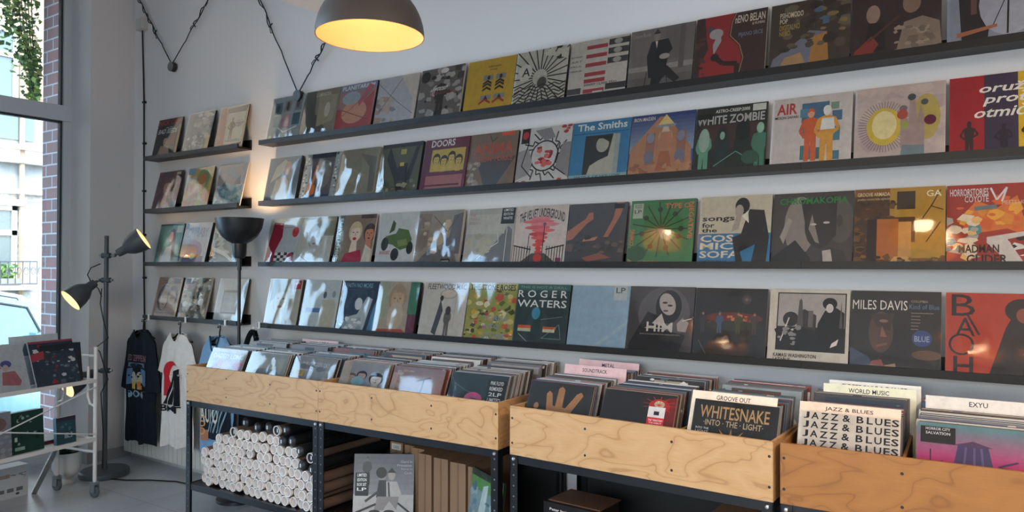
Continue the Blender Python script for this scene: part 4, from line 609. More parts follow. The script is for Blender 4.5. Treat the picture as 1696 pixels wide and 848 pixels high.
# ------------------------------------------------------------------ ledges
def ledge(x0, z, L, label, group):
    t = thing('picture_ledge', label, 'shelf', (x0, 0, z), 0, group)
    q = MB(); q.box(0.0005, -.12, 0, L - .0005, -.002, .012); q.build('shelf_board', 'black', t)
    q = MB(); q.box(0.0005, -.12, .012, L - .0005, -.108, .031); q.build('front_lip', 'black', t)
    q = MB(); q.box(0.0005, -.012, .012, L - .0005, -.001, .07); q.build('back_rail', 'black', t)
XL = -1.5017; XM = -0.1276; RN = {1: 'top', 2: 'second', 3: 'third', 4: 'lowest'}
DSC = {1: 'first in the long run', 2: 'second in the long run', 3: 'third in the long run', 4: 'last, at the right photo edge'}
for r in (1, 2, 3, 4):
    z = ZB + (4 - r) * ZS
    ledge(XL, z, 1.15, f'black short picture ledge near the corner, {RN[r]} of four', 'short ledges by the corner')
    for k in range(4): ledge(XM + 1.15 * k, z, 1.15, f'black {RN[r]}-row picture ledge, {DSC[k + 1]}', 'long ledges of the record wall')
n = 0
for row, recs in COV.items():
    r = int(row[1]); z = ZB + (4 - r) * ZS + 0.0125
    for i, (lb, bgc, art, level, th, sticker) in enumerate(recs):
        n += 1; rnd = random.Random(n * 13)
        x = XS[row][i] / 1000; ln = LEAN + math.radians(rnd.uniform(-1.2, 1.2))
        yb = -(RW * math.sin(ln) + 0.0145 + th * math.cos(ln)); yb = max(yb, -0.1035)
        make_record(lb, bgc, art, level, th, sticker, (x, yb, z + th * math.sin(ln) * 0), ln, n, 'records on the short ledges' if row[0] == 'l' else f'records on the {RN[r]} main ledge',
                    'gloss' if row[0] == 'r' and i > 6 else 'printc', math.radians(rnd.uniform(-.6, .6)), rnd.choice(['b8b0a4', '2c2a2c', 'c8c4c0', '4a4444']))

# ------------------------------------------------------------------ crates on racks
UH = 0.731; PH = 0.206; UD = 0.60
def rack(x0, y0, rz, W, label, shelf=True):
    t = thing('steel_rack', label, 'rack', (x0, y0, 0), rz, 'black slotted steel racks')
    for i, (x, y) in enumerate(((0, 0), (W - .038, 0), (0, UD - .038), (W - .038, UD - .038))):
        q = MB(); sx = x if i % 2 == 0 else x; q.box(x, y if i < 2 else y + .034, 0, x + .038, (y if i < 2 else y + .034) + .004, UH - .001)
        xs = x if i % 2 == 0 else x + .034; q.box(xs, y, 0, xs + .004, y + .038, UH - .001); po = q.build('post', 'rack', t)
        if i < 2:
            q = MB()
            for k in range(15): q.lathe([(0, 0), (.0042, 0)], 8, M=Matrix.Translation((x + .019, y - .0004, .06 + k * .045)) @ Matrix.Rotation(PI / 2, 4, 'X'))
            q.build('slot_hole', mat_hole, po)
    for z in (UH - .036, .202):
        q = MB(); q.box(.004, .004, z, W - .004, .016, z + .035); q.box(.004, UD - .016, z, W - .004, UD - .004, z + .035); q.box(.004, .016, z, .016, UD - .016, z + .035); q.box(W - .016, .016, z, W - .004, UD - .016, z + .035); q.build('beam', 'rack', t)
    q = MB(); q.box(.016, .016, .225, W - .016, UD - .016, .235); q.build('lower_shelf', 'rack', t)
    q = MB(); q.box(-.012, UD + .001, .2, W + .012, UD + .006, UH - .002); q.build('back_panel', 'blackp', t)
    for x in (.019, W - .019):
        q = MB(); q.lathe([(0, -.006), (.006, -.005), (.009, 0), (.009, .001)], 12, M=Matrix.Translation((x, -.0005, UH - .018)) @ Matrix.Rotation(-PI / 2, 4, 'X') @ Matrix.Scale(1, 4)); q.build('bolt', 'bolt', t, smooth=True)
    return t
mat_hole = mat('slot_hole_grey', '6c7078', 0.6)
def crate(x0, y0, rz, W, label, m, ends=True):
    t = thing('record_crate', label, 'crate', (x0, y0, UH), rz, 'plywood record crates')
    q = MB(); q.box(0, -.001, 0, W, .011, PH); fp = q.build('front_panel', m, t)
    q = MB()
    cols = [(.012, 0), (W / 3, 0), (2 * W / 3, 0), (W - .012, 0)]
    for x, _ in cols:
        for z in (.05, .155): q.lathe([(0, 0), (.0052, 0)], 10, M=Matrix.Translation((x, -.0014, z)) @ Matrix.Rotation(PI / 2, 4, 'X'))
    q.build('screw', 'screw', fp)
    for x in (0, W - .011):
        q = MB(); q.box(x, .011, 0, x + .011, UD - .01, PH - .001); q.build('side_panel', m, t)
    for k in (1, 2):
        q = MB(); q.box(k * W / 3 - .005, .011, .01, k * W / 3 + .005, UD - .01, PH - .02); q.build('divider', m, t)
    q = MB(); q.box(.011, .011, 0, W - .011, UD - .011, .01); q.build('bottom', m, t)
    q = MB(); q.box(.0, UD - .01, 0, W, UD, PH); q.build('back_panel', m, t)
    q = MB(); q.box(.011, .33, .01, W - .011, .338, .09); q.build('centre_rail', m, t)
    return t
UNITS = []   # origin x, y, angle, W
def unit_line(xa, ya, xb, yb): return math.atan2(yb - ya, xb - xa)
a1 = unit_line(-0.06, -.685, 2.19, -.630)
u1a = (-.045, -.683, a1, 1.108); u1b = (-.045 + 1.11 * math.cos(a1), -.683 + 1.11 * math.sin(a1), a1, 1.108)
a2 = unit_line(2.25, -.655, 3.35, -.690); u2 = (2.252, -.655, a2, 1.1)
a3 = unit_line(3.37, -.69, 4.05, -.668); u3 = (3.374, -.684, a3, 1.1)
UNITS = [u1a, u1b, u2, u3]
UL = ['leftmost, holding the paper tubes', 'second from left, with cardboard boxes below', 'third from left, in deep shade', 'at the right edge of the photo']
CL = ['leftmost birch crate of sleeved records by the t-shirts', 'second birch crate from left, ending beside the gap', 'birch crate with the raised-hand cover in it', 'orange varnished plywood crate at the right edge']
for i, (x, y, a, W) in enumerate(UNITS):
    rack(x, y, a, W, f'black slotted steel rack under a plywood crate, {UL[i]}')
    crate(x, y, a, W, CL[i], 'plyo' if i == 3 else 'ply')

# --- records filed in the crates
FR = {  # (unit, bay) front record of the front stack: (label, ground, art, level, sticker, x offset)
(0,0): ('record with white block lettering and pink figures, front of the leftmost crate bay', 'a8a8a8', [('r',0,.88,1,1,'c0b4b0'),('t','DADDY LONG',.08,.66,.94,.84,'dcdcdc',BB),('p',C(.1,.3,.35,.6,.5,.5,.4,.2),'c8789c'),('p',C(.6,.25,.8,.6,.98,.55,.95,.3),'c8789c'),('e',.52,.4,.12,.2,'c8a89c'),('b',0,0,1,.4,16,.05,.12,['88a890','c890a8','a8a4a4'],2)], 1, None, .03),
(0,1): ('silvery shrink-wrapped record, front of the second crate bay', '9aa0a0', [('r',.12,.1,.9,.85,'a8aca8'),('e',.5,.3,.35,.18,'8c9494')], 2, None, .02),
(0,2): ('grey record with curved lettering and an orange sticker, front of the third crate bay', '94969a', [('t','THE CHICKEN CAT',.2,.72,.86,.86,'b8b8c0',{'b':.02,'arc':.2}),('b',0,.1,1,.7,18,.08,.2,['8c9094','a4a8ac','7c8084'],3)], 2, stk(.06,.36,.3,.56,'c8a04c',['SALE','LP']), .02),
(1,0): ('record with small crowd portraits, front of the fourth crate bay', '94949c', [('face',.78,.5,.3,'c8bcb4','2c2a2e','3a3032'),('face',.46,.58,.22,'b89c90','3c3c4c','4a3c3c'),('face',.25,.5,.2,'a89088','6c5c58','3a3032'),('e',.4,.4,.14,.16,'88a8b0'),('r',.0,0,.2,1,'b0a49c')], 1, None, .02),
(1,1): ('dusky pink record with a microphone stand silhouette, front of the fifth crate bay', 'a07c70', [('g',0,0,1,1,'b08468','8c7c84',8),('l',C(.62,.2,.64,.66),.02,'3c2c30'),('l',C(.5,.6,.76,.74),.03,'3c2c30'),('l',C(.56,.2,.64,.4,.8,.3),.012,'3c2c30'),('r',.0,.2,.1,.8,'b8a098'),('b',.1,.3,.45,.9,12,.05,.12,['a89490','b0a0a0'],4)], 1, None, .0),
(1,2): ('dark teal record with a black information sticker, front of the sixth crate bay', '303c40', [('l',C(.05,.7,.3,.5,.6,.4),.03,'4c585c'),('e',.45,.28,.16,.2,'c05888'),('e',.46,.2,.12,.12,'38444c'),('l',C(.3,.15,.7,.3),.02,'a8b0b0')], 2, stk(.66,.1,.98,.86,'101216',['PINK FLOYD','REMIXED','2LP','LIMITED']), -.005),
(2,0): ('dark grey record with a raised bronze hand, front of the third crate', '3a3836', [('p',C(.34,.0,.66,.0,.72,.3,.86,.74,.82,.82,.76,.76,.62,.38,.57,.4,.57,.84,.52,.92,.47,.86,.46,.4,.42,.42,.38,.72,.33,.78,.29,.7,.33,.3),'b4845a'),('e',.16,.36,.04,.09,'b4845a'),('p',C(.35,.05,.58,.05,.6,.25,.4,.28),'946844')], 0, None, -.01),
(2,1): ('dark record with a red flare and red sticker, middle of the third crate', '2e2a2c', [('p',C(.75,.5,.84,.9,1,.95,1,.1,.85,.1),'8c2424'),('e',.78,.72,.14,.16,'c03028'),('e',.78,.76,.07,.08,'f0d0b0'),('e',.1,.12,.06,.05,'c09080')]+[('l',C(.78,.74,.78+.22*math.cos(a),.74+.2*math.sin(a)),.008,'d04838') for a in [i*.5 for i in range(12)]], 0, None, -.01),
(2,2): ('dark record with golden lettering and a flame burst, right of the third crate', '2c2a28', [('t','WHITESNAKE',.08,.6,.9,.88,'c8a070',BW),('t','\u00b7INTO \u00b7 THE \u00b7 LIGHT\u00b7',.14,.44,.84,.57,'c8b08c',BW)]+[('p',C(.48+.06*math.cos(a+.6),.02+.1*math.sin(a+.6),.48+.34*math.cos(a),.02+.4*math.sin(a),.48+.06*math.cos(a-.6),.02+.1*math.sin(a-.6)),'b88c60') for a in [.25+i*.44 for i in range(7)]]+[('e',.48,.02,.12,.12,'8c6440')], 0, stk(.02,.12,.25,.4,'14120f',['INTO THE','LIGHT','DELUXE']), .01),
(3,0): ('cream record cover repeating black jazz and blues lettering, orange crate', 'd8ccc0', [('t',w,x0,.84-.19*k,x1,1.0-.19*k-.02,'1c181c',{'b':.02}) for k in range(6) for w,x0,x1 in (('J',.04,.1),('A',.12,.2),('Z',.22,.3),('Z',.32,.4),('&',.44,.52),('B',.58,.65),('L',.68,.74),('U',.76,.83),('E',.85,.91),('S',.92,.99))], 0, None, .012),
(3,1): ('pink and teal record with a dark temple and a black name box, orange crate', 'b03078', [('g',0,.3,1,1,'c02c78','5c8c90',10),('r',0,0,1,.3,'b82868'),('p',C(.3,.05,.36,.62,.62,.62,.68,.05),'4c4068'),('p',C(.32,.62,.49,.72,.66,.62),'5a3c5c'),('l',C(.4,.05,.43,.6),.02,'6c5c84'),('l',C(.5,.05,.5,.6),.02,'6c5c84'),('l',C(.58,.05,.56,.6),.02,'6c5c84'),('r',.92,0,1,.4,'3a2440'),('l',C(.12,.1,.12,.5),.01,'2c2038'),('l',C(.22,.1,.22,.3),.016,'2c2038'),('e',.74,.2,.08,.1,'44284c'),('l',C(.7,.3,.86,.42),.03,'4c2c50'),('b',0,0,1,.1,16,.03,.07,['3a2440','4c2c50'],6)], 0, stk(.03,.62,.34,.93,'14101a',['HORROR CITY','SALVATION','']), .01),
(3,2): ('dark record at the far right end of the orange crate', '3a3436', [('e',.5,.5,.3,.3,'5c4c4c')], 0, None, 0),
}
PAL = ['8c8884','3c3a3c','a8a4a0','5c4c44','7c3c38','2c3440','b8b0a4','4c5c60','6c6468','9c8c78','2c2828','38506a','544038','c0bcb8','848c8c']
SPN = ['c8c0b8','3c3a3a','8c7468','5c5450','a8a09c','2a282a','7c4440','b8a890','4c5664','e0dcd8']
stuff = MB(); nrec = 0
def world_of(u, lx, ly, lz):
    x, y, a, W = u; return (x + lx * math.cos(a) - ly * math.sin(a), y + lx * math.sin(a) + ly * math.cos(a), lz)
def plain_record(u, lx, ly, ln, dz, label, group, rnd, jx):
    mb = MB(); th = .0045; c = lin(rnd.choice(PAL)); c2 = lin(rnd.choice(PAL)); e = lin(rnd.choice(SPN))
    mb.box(0, 0, 0, RW, th, RW, e); mb.c[2] = c
    A = Art(mb, RW, RW, y0=.0001, step=.0001)
    A.draw([('r', rnd.uniform(0, .4), .86, rnd.uniform(.5, 1), .97, rnd.choice(PAL)), ('b', 0, .55, 1, 1, 7, .03, .09, [rnd.choice(PAL) for _ in range(3)], rnd.randint(1, 999))])
    o = mb.build('vinyl_record', 'gloss' if rnd.random() < .5 else 'printc'); o.location = world_of(u, lx + jx, ly, UH + .0105 + dz); o.rotation_euler = (-ln, 0, u[2]); tag(o, label, 'record', group); return o
DIV = {}
def divider_card(u, lx, ly, ln, z, text, label, c='c8a8a8', sub=None):
    mb = MB(); mb.box(0, 0, 0, .32, .002, .345, lin(c)); A = Art(mb, .32, .345, step=.0001); w = min(.8, .038 * len(text) + .02)
    A.draw([('r', 0, 0, 1, 1, c), ('t', text, .5 - w / 2, .915, .5 + w / 2, .965, '28242c', BW)])
    if sub: A.draw([('t', sub, .12, .885, .88, .9, '5c5458')])
    o = mb.build('divider_card', 'printc'); o.location = world_of(u, lx, ly, UH + .0105 + z); o.rotation_euler = (-ln, 0, u[2]); tag(o, label, 'divider card', 'genre divider cards'); return o
PITCH = .0088
SHORT = ['white block-lettered cover', 'silvery wrapped cover', 'orange-stickered cover', 'small crowd-portrait cover', 'microphone-stand cover', 'black-stickered teal cover', 'raised-hand cover', 'red-flare cover', 'golden-lettered cover', 'jazz-lettered cover', 'pink temple cover']
for ui, u in enumerate(UNITS):
    for bay in range(3):
        if ui == 3 and bay == 2: continue
        lab, bgc, art, level, sticker, xo = FR[(ui, bay)]; base = bay * u[3] / 3 + (u[3] / 3 - RW) / 2 + xo
        ln0 = math.radians(24 if ui < 3 else 25); y0 = .017
        o = make_record(lab, bgc, art, level, .005, sticker, world_of(u, base, y0, UH + .0105), ln0, 100 + ui * 3 + bay, 'front records of the crates', 'gloss', u[2], top=True)
        if (ui, bay) == (2, 1):
            q = MB(); q.box(.205, -.0045, .15, .275, -.0040, .262, lin('c8c0bc')); B = Art(q, RW, RW * .6, y0=-.0045, step=.0001, org=(0, .135)); B.draw([('r', .65, .06, .873, .45, 'b01c1c'), ('r', .73, .5, .8, .58, '1c1c20'), ('t', 'THE TERRITORY', .67, .37, .86, .41, 'e8d0d0'), ('t', 'THE DEBUT', .68, .32, .85, .35, 'e8d0d0'), ('t', 'ALBUM', .7, .2, .82, .23, 'e8d0d0')]); q.build('sticker', 'printc', o)
        rnd = random.Random(ui * 31 + bay * 7 + 3)
        desc = SHORT[ui * 3 + bay]
        nf = [22, 21, 23, 24, 24, 25, 24, 26, 24, 20, 26][ui * 3 + bay]
        for k in range(1, nf + 1):
            ly = y0 + .0035 + k * PITCH * 1.06; ln = ln0 - math.radians(.16 * k); jx = rnd.uniform(-.006, .006); dz = 0
            if (ui, bay) == (2, 2) and k in (1, 2): continue
            if (ui, bay) == (3, 0) and k in (1, 2): continue
            if k % 3 == 1 or k == nf:
                plain_record(u, base, ly, ln, dz, f'sleeved record filed behind the {desc}', f'records filed behind the {desc}', rnd, jx); nrec += 1
            else:
                Mx = Matrix.Translation(world_of(u, base + jx, ly, UH + .0105 + dz)) @ Matrix.Rotation(u[2], 4, 'Z') @ Matrix.Rotation(-ln, 4, 'X')
                stuff.box(0, 0, 0, RW, .003 + rnd.random() * .0025, RW - rnd.random() * .003, lin(rnd.choice(PAL)), 0, Mx); stuff.c[-4] = stuff.c[-4]
                sc = lin(rnd.choice(SPN)); stuff.c[-3] = sc; stuff.c[-5] = lin(rnd.choice(SPN))
        # back stack
        nb = [20, 22, 22, 23, 23, 21, 22, 22, 21, 18, 20][ui * 3 + bay]
        for k in range(nb):
            ly = .347 + k * PITCH * .98; ln = math.radians(14.5 - .12 * k); jx = rnd.uniform(-.006, .006)
            if k % 3 == 0 or k == nb - 1:
                plain_record(u, base + .004, ly, ln, 0, f'sleeved record in the rear row above the {desc}', f'rear-row records above the {desc}', rnd, jx); nrec += 1
            else:
                Mx = Matrix.Translation(world_of(u, base + jx, ly, UH + .0105)) @ Matrix.Rotation(u[2], 4, 'Z') @ Matrix.Rotation(-ln, 4, 'X')
                stuff.box(0, 0, 0, RW, .003 + rnd.random() * .0025, RW - rnd.random() * .003, lin(rnd.choice(PAL)), 0, Mx); stuff.c[-3] = lin(rnd.choice(SPN)); stuff.c[-5] = lin(rnd.choice(SPN))
tag(stuff.build('packed_records', 'printc'), 'densely packed sleeved records between the others filling the plywood crates', 'records', None, 'stuff')
divider_card(u2, .01, .50, math.radians(12), 0, 'METAL', 'pink divider card reading METAL, rearmost in the third crate')
divider_card(u2, .022, .335, math.radians(14), -.004, 'SOUNDTRACK', 'pink divider card reading SOUNDTRACK in front of the METAL card')
divider_card(u1a, .33, .53, math.radians(11), -.018, 'ROCK & INDIE', 'pink divider card reading ROCK & INDIE behind the leftmost crate')
divider_card(u2, .752, .026, math.radians(23.6), 0, 'GROOVE OUT', 'cream divider card reading GROOVE OUT behind the golden-lettered record', 'd8c4b0', 'Acid Jazz Reggae Dance Hip Hop')
divider_card(u3, .034, .026, math.radians(24.6), 0, 'JAZZ & BLUES', 'cream divider card reading JAZZ & BLUES behind the lettered cover', 'd0b8a4', 'Jazz Blues Modern Jazz Soul Fusion Jazz Swing Latin Jazz')
divider_card(u3, .062, .415, math.radians(13.5), 0, 'WORLD MUSIC', 'cream divider card reading WORLD MUSIC in the orange crate', 'd0ccb4')
divider_card(u3, .075, .475, math.radians(12.5), .006, 'ELECTRONIC & DANCE', 'cream divider card just behind the WORLD MUSIC card', 'd0ccc4')
divider_card(u3, .415, .33, math.radians(15), 0, 'EXYU', 'white divider card reading EXYU at the right of the orange crate', 'c8c0b8')

# ------------------------------------------------------------------ poster tubes in the leftmost rack
TP = [(391,578),(447,581),(191,529),(252,532),(311,530),(374,525),(527,579),(582,590),(637,581),(692,579),(163,481),(228,482),(283,479),(339,482),(397,475),(438,527),(494,527),(549,528),(605,530),(665,530),(721,531),(75,438),(131,432),(196,436),(251,428),(306,429),(362,431),(466,479),(571,477),(626,479),(687,479),(743,480),(798,481),(786,535),(842,537),(57,386),(113,380),(168,388),(223,379),(278,376),(334,380),(389,383),(428,429),(483,426),(539,430),(594,427),(650,428),(706,427),(761,427),(817,429),(872,427),(854,482),(75,333),(130,327),(188,336),(242,324),(297,324),(354,329),(412,333),(446,376),(502,374),(557,377),(613,374),(669,376),(724,374),(780,375),(835,374),(937,429),(996,416),(57,280),(113,272),(167,285),(221,272),(276,272),(332,272),(387,283),(467,322),(522,322),(578,326),(633,322),(689,322),(744,322),(800,323),(856,322),(911,322),(967,322),(891,374),(948,374),(1006,362),(441,272),(497,272),(552,272),(608,272),(663,272),(719,272),(775,272),(830,272),(886,272),(941,272),(997,272),(424,650),(537,638),(635,650),(336,587),(695,637),(767,650),(747,587),(823,598),(894,556),(953,523),(909,483),(976,468),(1017,505)]
def make_tube(kind):
    L = .5; r = .0272
    q = MB(); q.lathe([(r - .002, 0), (r, 0), (r, L), (r - .002, L)], 16, M=Matrix.Rotation(-PI / 2, 4, 'X'), close=True)
    o = q.build('paper_tube', 'tube' if kind != 'black' else 'blackm', smooth=True)
    q = MB(); Mx = Matrix.Rotation(-PI / 2, 4, 'X')
    if kind == 'white': q.lathe([(0, .012), (r - .005, .012)], 20, m=1, M=Mx); q.lathe([(r - .005, .012), (r - .005, -.004), (r + .0002, -.004), (r + .0002, .012)], 20, M=Mx); q.build('end_cap', ['cap', 'cap_shade'], o, smooth=True)
    elif kind == 'ring':
        q.lathe([(r - .004, .002), (r - .004, -.004), (r + .0002, -.004), (r + .0002, .012)], 20, M=Mx); q.build('cap_ring', 'cap', o, smooth=True)
        q = MB(); q.lathe([(0, .004), (r - .004, .004)], 20, M=Mx); q.build('end_cap', 'capb', o)
    else: q.lathe([(0, -.012), (r * .6, -.012), (r - .002, -.004), (r + .0002, .0), (r + .0002, .012)], 20, M=Mx); q.build('end_cap', 'capb', o, smooth=True)
    q = MB()
    if kind != 'white':
        q.box(-.004, .0035 if kind == 'ring' else -.0125, -.01, .004, .0045 if kind == 'ring' else -.012, .01); q.build('cap_label', 'brackw', o)
    return o
TL = {'white': ('brown paper poster tube with white plastic end cap, in the leftmost rack', 'white-capped poster tubes'),
      'ring': ('dark poster tube with a white rim around its black end cap', 'white-rimmed dark poster tubes'), 'black': ('poster tube with solid black end cap on top of the pile', 'black-capped poster tubes')}
proto = {}; rnd = random.Random(5)
for i, (x, z) in enumerate(TP):
    kind = 'white' if i < 100 else ('ring' if i in (103, 104, 109) else 'black')
    loc = (x / 1000, -.645 + .02 * x / 1000 + rnd.uniform(0, .02), z / 1000 - .0088)
    if kind not in proto: proto[kind] = make_tube(kind); o = proto[kind]; o.location = loc
    else: o = dup(proto[kind], loc)
    tag(o, TL[kind][0], 'poster tube', TL[kind][1])

# ------------------------------------------------------------------ things under the crates
F0 = .2355
o = make_record('monochrome record of a seated couple, leaning in the rack beside the tubes', '6c6c70', [('r', 0, 0, 1, .35, 'a8a6a6'), ('g', 0, .35, 1, 1, '84848a', '5c5c62', 8), ('fig', .22, .5, .45, '4c4a4c', '6c6868', .03), ('e', .47, .66, .07, .09, '8c8480'), ('e', .46, .7, .09, .09, '2c282a'), ('e', .63, .66, .06, .08, '9c948e'), ('p', C(.56, .7, .63, .78, .7, .7), '242022'),
    ('p', C(.38, .3, .42, .58, .54, .58, .58, .3), '343236'), ('p', C(.55, .3, .54, .56, .72, .56, .8, .36, .74, .3), 'a8a4a4'), ('l', C(.58, .55, .6, .3), .025, '2c2a2c'), ('p', C(.35, .1, .4, .32, .76, .32, .72, .1, .6, .25, .5, .1), '848080'), ('e', .36, .06, .1, .05, '242224'), ('e', .6, .06, .1, .05, '242224'), ('l', C(.05, .06, .38, .2), .035, '2c2a2c'), ('l', C(.74, .22, .95, .06), .03, '2c2a2c'), ('l', C(.2, .24, .42, .4), .04, '3c3a3c'),
    ('t', 'Gard In', .78, .86, .97, .9, 'a8a8ac', BW), ('t', 'Procaine', .72, .8, .96, .84, 'a8a8ac', BW), ('t', 'Story w', .78, .74, .97, .78, 'a8a8ac', BW), ('t', 'Coda', .84, .68, .97, .72, 'a8a8ac', BW)],
    0, .03, stk(.03, .33, .25, .7, '141418', ['LIMITED', 'EDITION', 'BOX SET', 'LP']), (1.20, -.545, F0), math.radians(8), 301, None, 'printc', .56, '4c4844', sleeve=False)
loc0 = o.location.copy()
o = make_record('green and pale-blue marbled record tilted against the rack post, under the second crate', '8ca0a0', [('r', 0, .72, 1, 1, '6c9c58'), ('r', 0, .9, 1, 1, '3c4838'), ('p', C(.2, 0, .4, .8, .55, .85, .5, .4, .4, 0), 'd0d8d0'), ('b', 0, 0, 1, .8, 30, .06, .16, ['a8bcbc', '6c8c98', 'c0ccc8', '5a7480'], 41)],
    2, .012, None, (1.86, -.44, .252), math.radians(6), 302, None, 'gloss', -.478, '2c3430')
for i, (x, y, w, h, lb) in enumerate(((1.235, -.30, .09, .345, 'upright cardboard mailer with a white label, behind the monochrome record'), (1.34, -.30, .075, .34, 'brown cardboard mailer just right of the labelled mailer'), (1.425, -.34, .085, .345, 'shaded brown mailer at the left of the four upright mailers'),
        (1.53, -.41, .085, .345, 'pale cardboard mailer, first of the lit upright row'), (1.63, -.41, .09, .338, 'pale cardboard mailer, second of the lit upright row'), (1.735, -.41, .095, .332, 'pale cardboard mailer, third of the lit row behind the marbled record'), (1.845, -.41, .09, .325, 'pale cardboard mailer, last before the rack post'))):
    q = MB(); q.box(0, 0, 0, w, .3, h); o = q.build('cardboard_box', 'card', loc=(x, y, F0)); tag(o, lb, 'box', 'cardboard mailers in the second rack')
    q = MB(); q.box(w * .5 - .004, -.0012, .004, w * .5 + .004, 0.0, h - .004); q.build('tape', mat('packing_tape', '7a5c44', 0.3), o)
    if i == 0: q = MB(); q.box(.012, -.002, h - .04, w - .012, -.0012, h - .008, lin('c8c4c0')); A = Art(q, w, h, y0=-.002); A.draw([('t', 'LORENS', .25, .9, .75, .95, '4c4844')]); q.build('box_label', 'printc', o)
t = thing('book', 'thick black book with small white title on its edge, under the third crate', 'book', (2.33, -.50, F0), -.06)
q = MB(); q.box(0, 0, 0, .30, .22, .03); q.build('page_block', MAT['card'], t)
q = MB(); q.box(-.003, -.003, .03, .303, .223, .034, lin('2a1a16')); q.box(-.003, -.003, -.004, .303, .223, 0, lin('2a1a16')); q.box(-.003, -.006, -.004, .303, -.003, .27 - .236, lin('2a1a16')); q.build('cover', 'printc', t)
q = MB(); q.box(.0, .02, .036, .26, .2, .27, lin('241a18')); q.box(-.004, .0, .036, .28, .016, .27, lin('1a1414')); A = Art(q, .28, .27, y0=0); A.draw([('t', 'Petar Janjatovi\u0107', .1, .86, .62, .92, 'd0c8c4', BW)]); q.box(.01, .018, .271, .27, .2, .276, lin('6c4c3c'))
q.build('boxed_volume', 'printc', t)
q = MB(); q.box(0, 0, 0, .22, .2, .34); o = q.build('cardboard_box', 'card', loc=(3.06, -.52, F0)); tag(o, 'brown cardboard box in deep shade under the right end of the third crate', 'box')
q = MB(); q.box(-.001, -.001, .3, .221, .201, .341); q.build('box_lid', 'card', o)

# ------------------------------------------------------------------ torchiere floor lamp
t = thing('floor_lamp', 'tall black uplighter floor lamp with bowl shade between the two shelf groups', 'lamp', (-.165, -.235, 0))
q = MB(); q.lathe([(0, 0), (.135, 0), (.135, .02), (.125, .028), (.02, .032), (0, .032)], 40); q.build('base', 'blackm', t, smooth=True)
q = MB(); q.tube([(0, 0, .03), (0, 0, 1.58)], .0105, 12); q.tube([(0, 0, 1.50), (0, 0, 1.58)], .015, 12); q.build('pole', 'blackm', t, smooth=True)
q = MB(); q.lathe([(0, 1.575), (.032, 1.58), (.042, 1.60), (.046, 1.675), (.075, 1.69), (.115, 1.725), (.142, 1.775), (.154, 1.84), (.151, 1.84), (.138, 1.778), (.11, 1.73), (.07, 1.70), (0, 1.69)], 40); q.build('lamp_shade', 'blackm', t, smooth=True)
q = MB(); q.lathe([(0, 1.70), (.02, 1.705), (.03, 1.735), (.02, 1.765), (0, 1.775)], 16); q.build('bulb', bulbm('uplighter_bulb', 'ffd090', 6), t, smooth=True)
add_light('uplighter_light', 'SPOT', (-.165, -.235, 1.80), 14.0, (1.0, .62, .3), spot_size=math.radians(150), spot_blend=0.8, shadow_soft_size=0.05).rotation_euler = (PI, 0, 0)

# ------------------------------------------------------------------ three-headed floor lamp
LP = Vector((-1.448, -.427, 0)); t = thing('floor_lamp', 'dark grey floor lamp with three swivelling spot heads standing by the corner', 'lamp', LP)
q = MB(); q.lathe([(0, 0), (.163, 0), (.168, .012), (.166, .036), (.155, .046), (.03, .05), (0, .05)], 40); q.build('base', 'lampg', t, smooth=True)
q = MB(); q.tube([(0, 0, .045), (0, 0, 1.745)], .0165, 14); q.build('pole', 'lampg', t, smooth=True)
def head(jz, side, ax, light, lb):
    ax = Vector(ax).normalized(); r = Rv.copy(); r.z = 0; r.normalize(); j = Vector((0, 0, jz)) + r * side * .055
    rt = ax.to_track_quat('Z', 'Y').to_matrix().to_4x4(); Mx = Matrix.Translation(j + ax * .03) @ rt
    q = MB(); q.lathe([(0, 0), (.028, .0), (.032, .02), (.034, .055), (.05, .075), (.066, .1), (.079, .14), (.088, .205), (.0865, .205), (.077, .14), (.063, .1), (.03, .075), (0, .07)], 32, M=Mx)
    s = q.build('lamp_shade', 'lampg', t, smooth=True)
    q = MB(); q.lathe([(.0862, .204), (.0765, .14), (.062, .101), (.029, .077), (0, .072)], 32, M=Mx); q.build('shade_lining', 'inner', s, smooth=True)
    q = MB(); q.lathe([(0, .08), (.018, .085), (.03, .12), (.026, .145), (0, .16)], 16, M=Mx); q.build('bulb', bulbm('spot_bulb', 'ffe0b0', 5.0), s, smooth=True)
    q = MB(); q.tube([(0, 0, jz), tuple(j), tuple(j + ax * .04)], .011, 10); q.tube([tuple(-r * side * .03 + Vector((0, 0, jz))), tuple(r * side * .03 + Vector((0, 0, jz)))], .02, 12)
    fk = Vector((0, 0, 1)).cross(ax).normalized() * .03; q.tube([tuple(j - fk), tuple(j + fk)], .012, 10); q.build('swivel_joint', 'lampg', t, smooth=True)
    q = MB(); q.tube([tuple(-r * side * .05 + Vector((0, 0, jz))), tuple(-r * side * .03 + Vector((0, 0, jz)))], .009, 8); q.build('clamp_knob', 'steel', t, smooth=True)
    wp = LP + j + ax * .20
    if light: add_light('spot_head_light', 'POINT', tuple(wp - ax * .03), light, (1.0, .66, .36), shadow_soft_size=.02)
rr = Vector((Rv.x, Rv.y, 0)).normalized(); ff = Vector((Fv.x, Fv.y, 0)).normalized(); up = Vector((0, 0, 1))
head(1.60, 1, rr * .78 + up * .52 + ff * .22, 3.0, 0)
head(1.42, -1, rr * -.50 + up * -.60 - ff * .62, 1.2, 1)
head(.76, -1, rr * -.5 + up * -.35 - ff * .78, 1.5, 2)
q = MB(); pt_ = lambda s_, z_, d_=0: tuple(rr * s_ + up * z_ - ff * d_)
q.tube([pt_(-.03, 1.54, .02), pt_(-.10, 1.51, .02), pt_(-.125, 1.46, .02), pt_(-.10, 1.41, .02), pt_(-.045, 1.36, .02), pt_(-.02, 1.3, .02)], .004, 6)
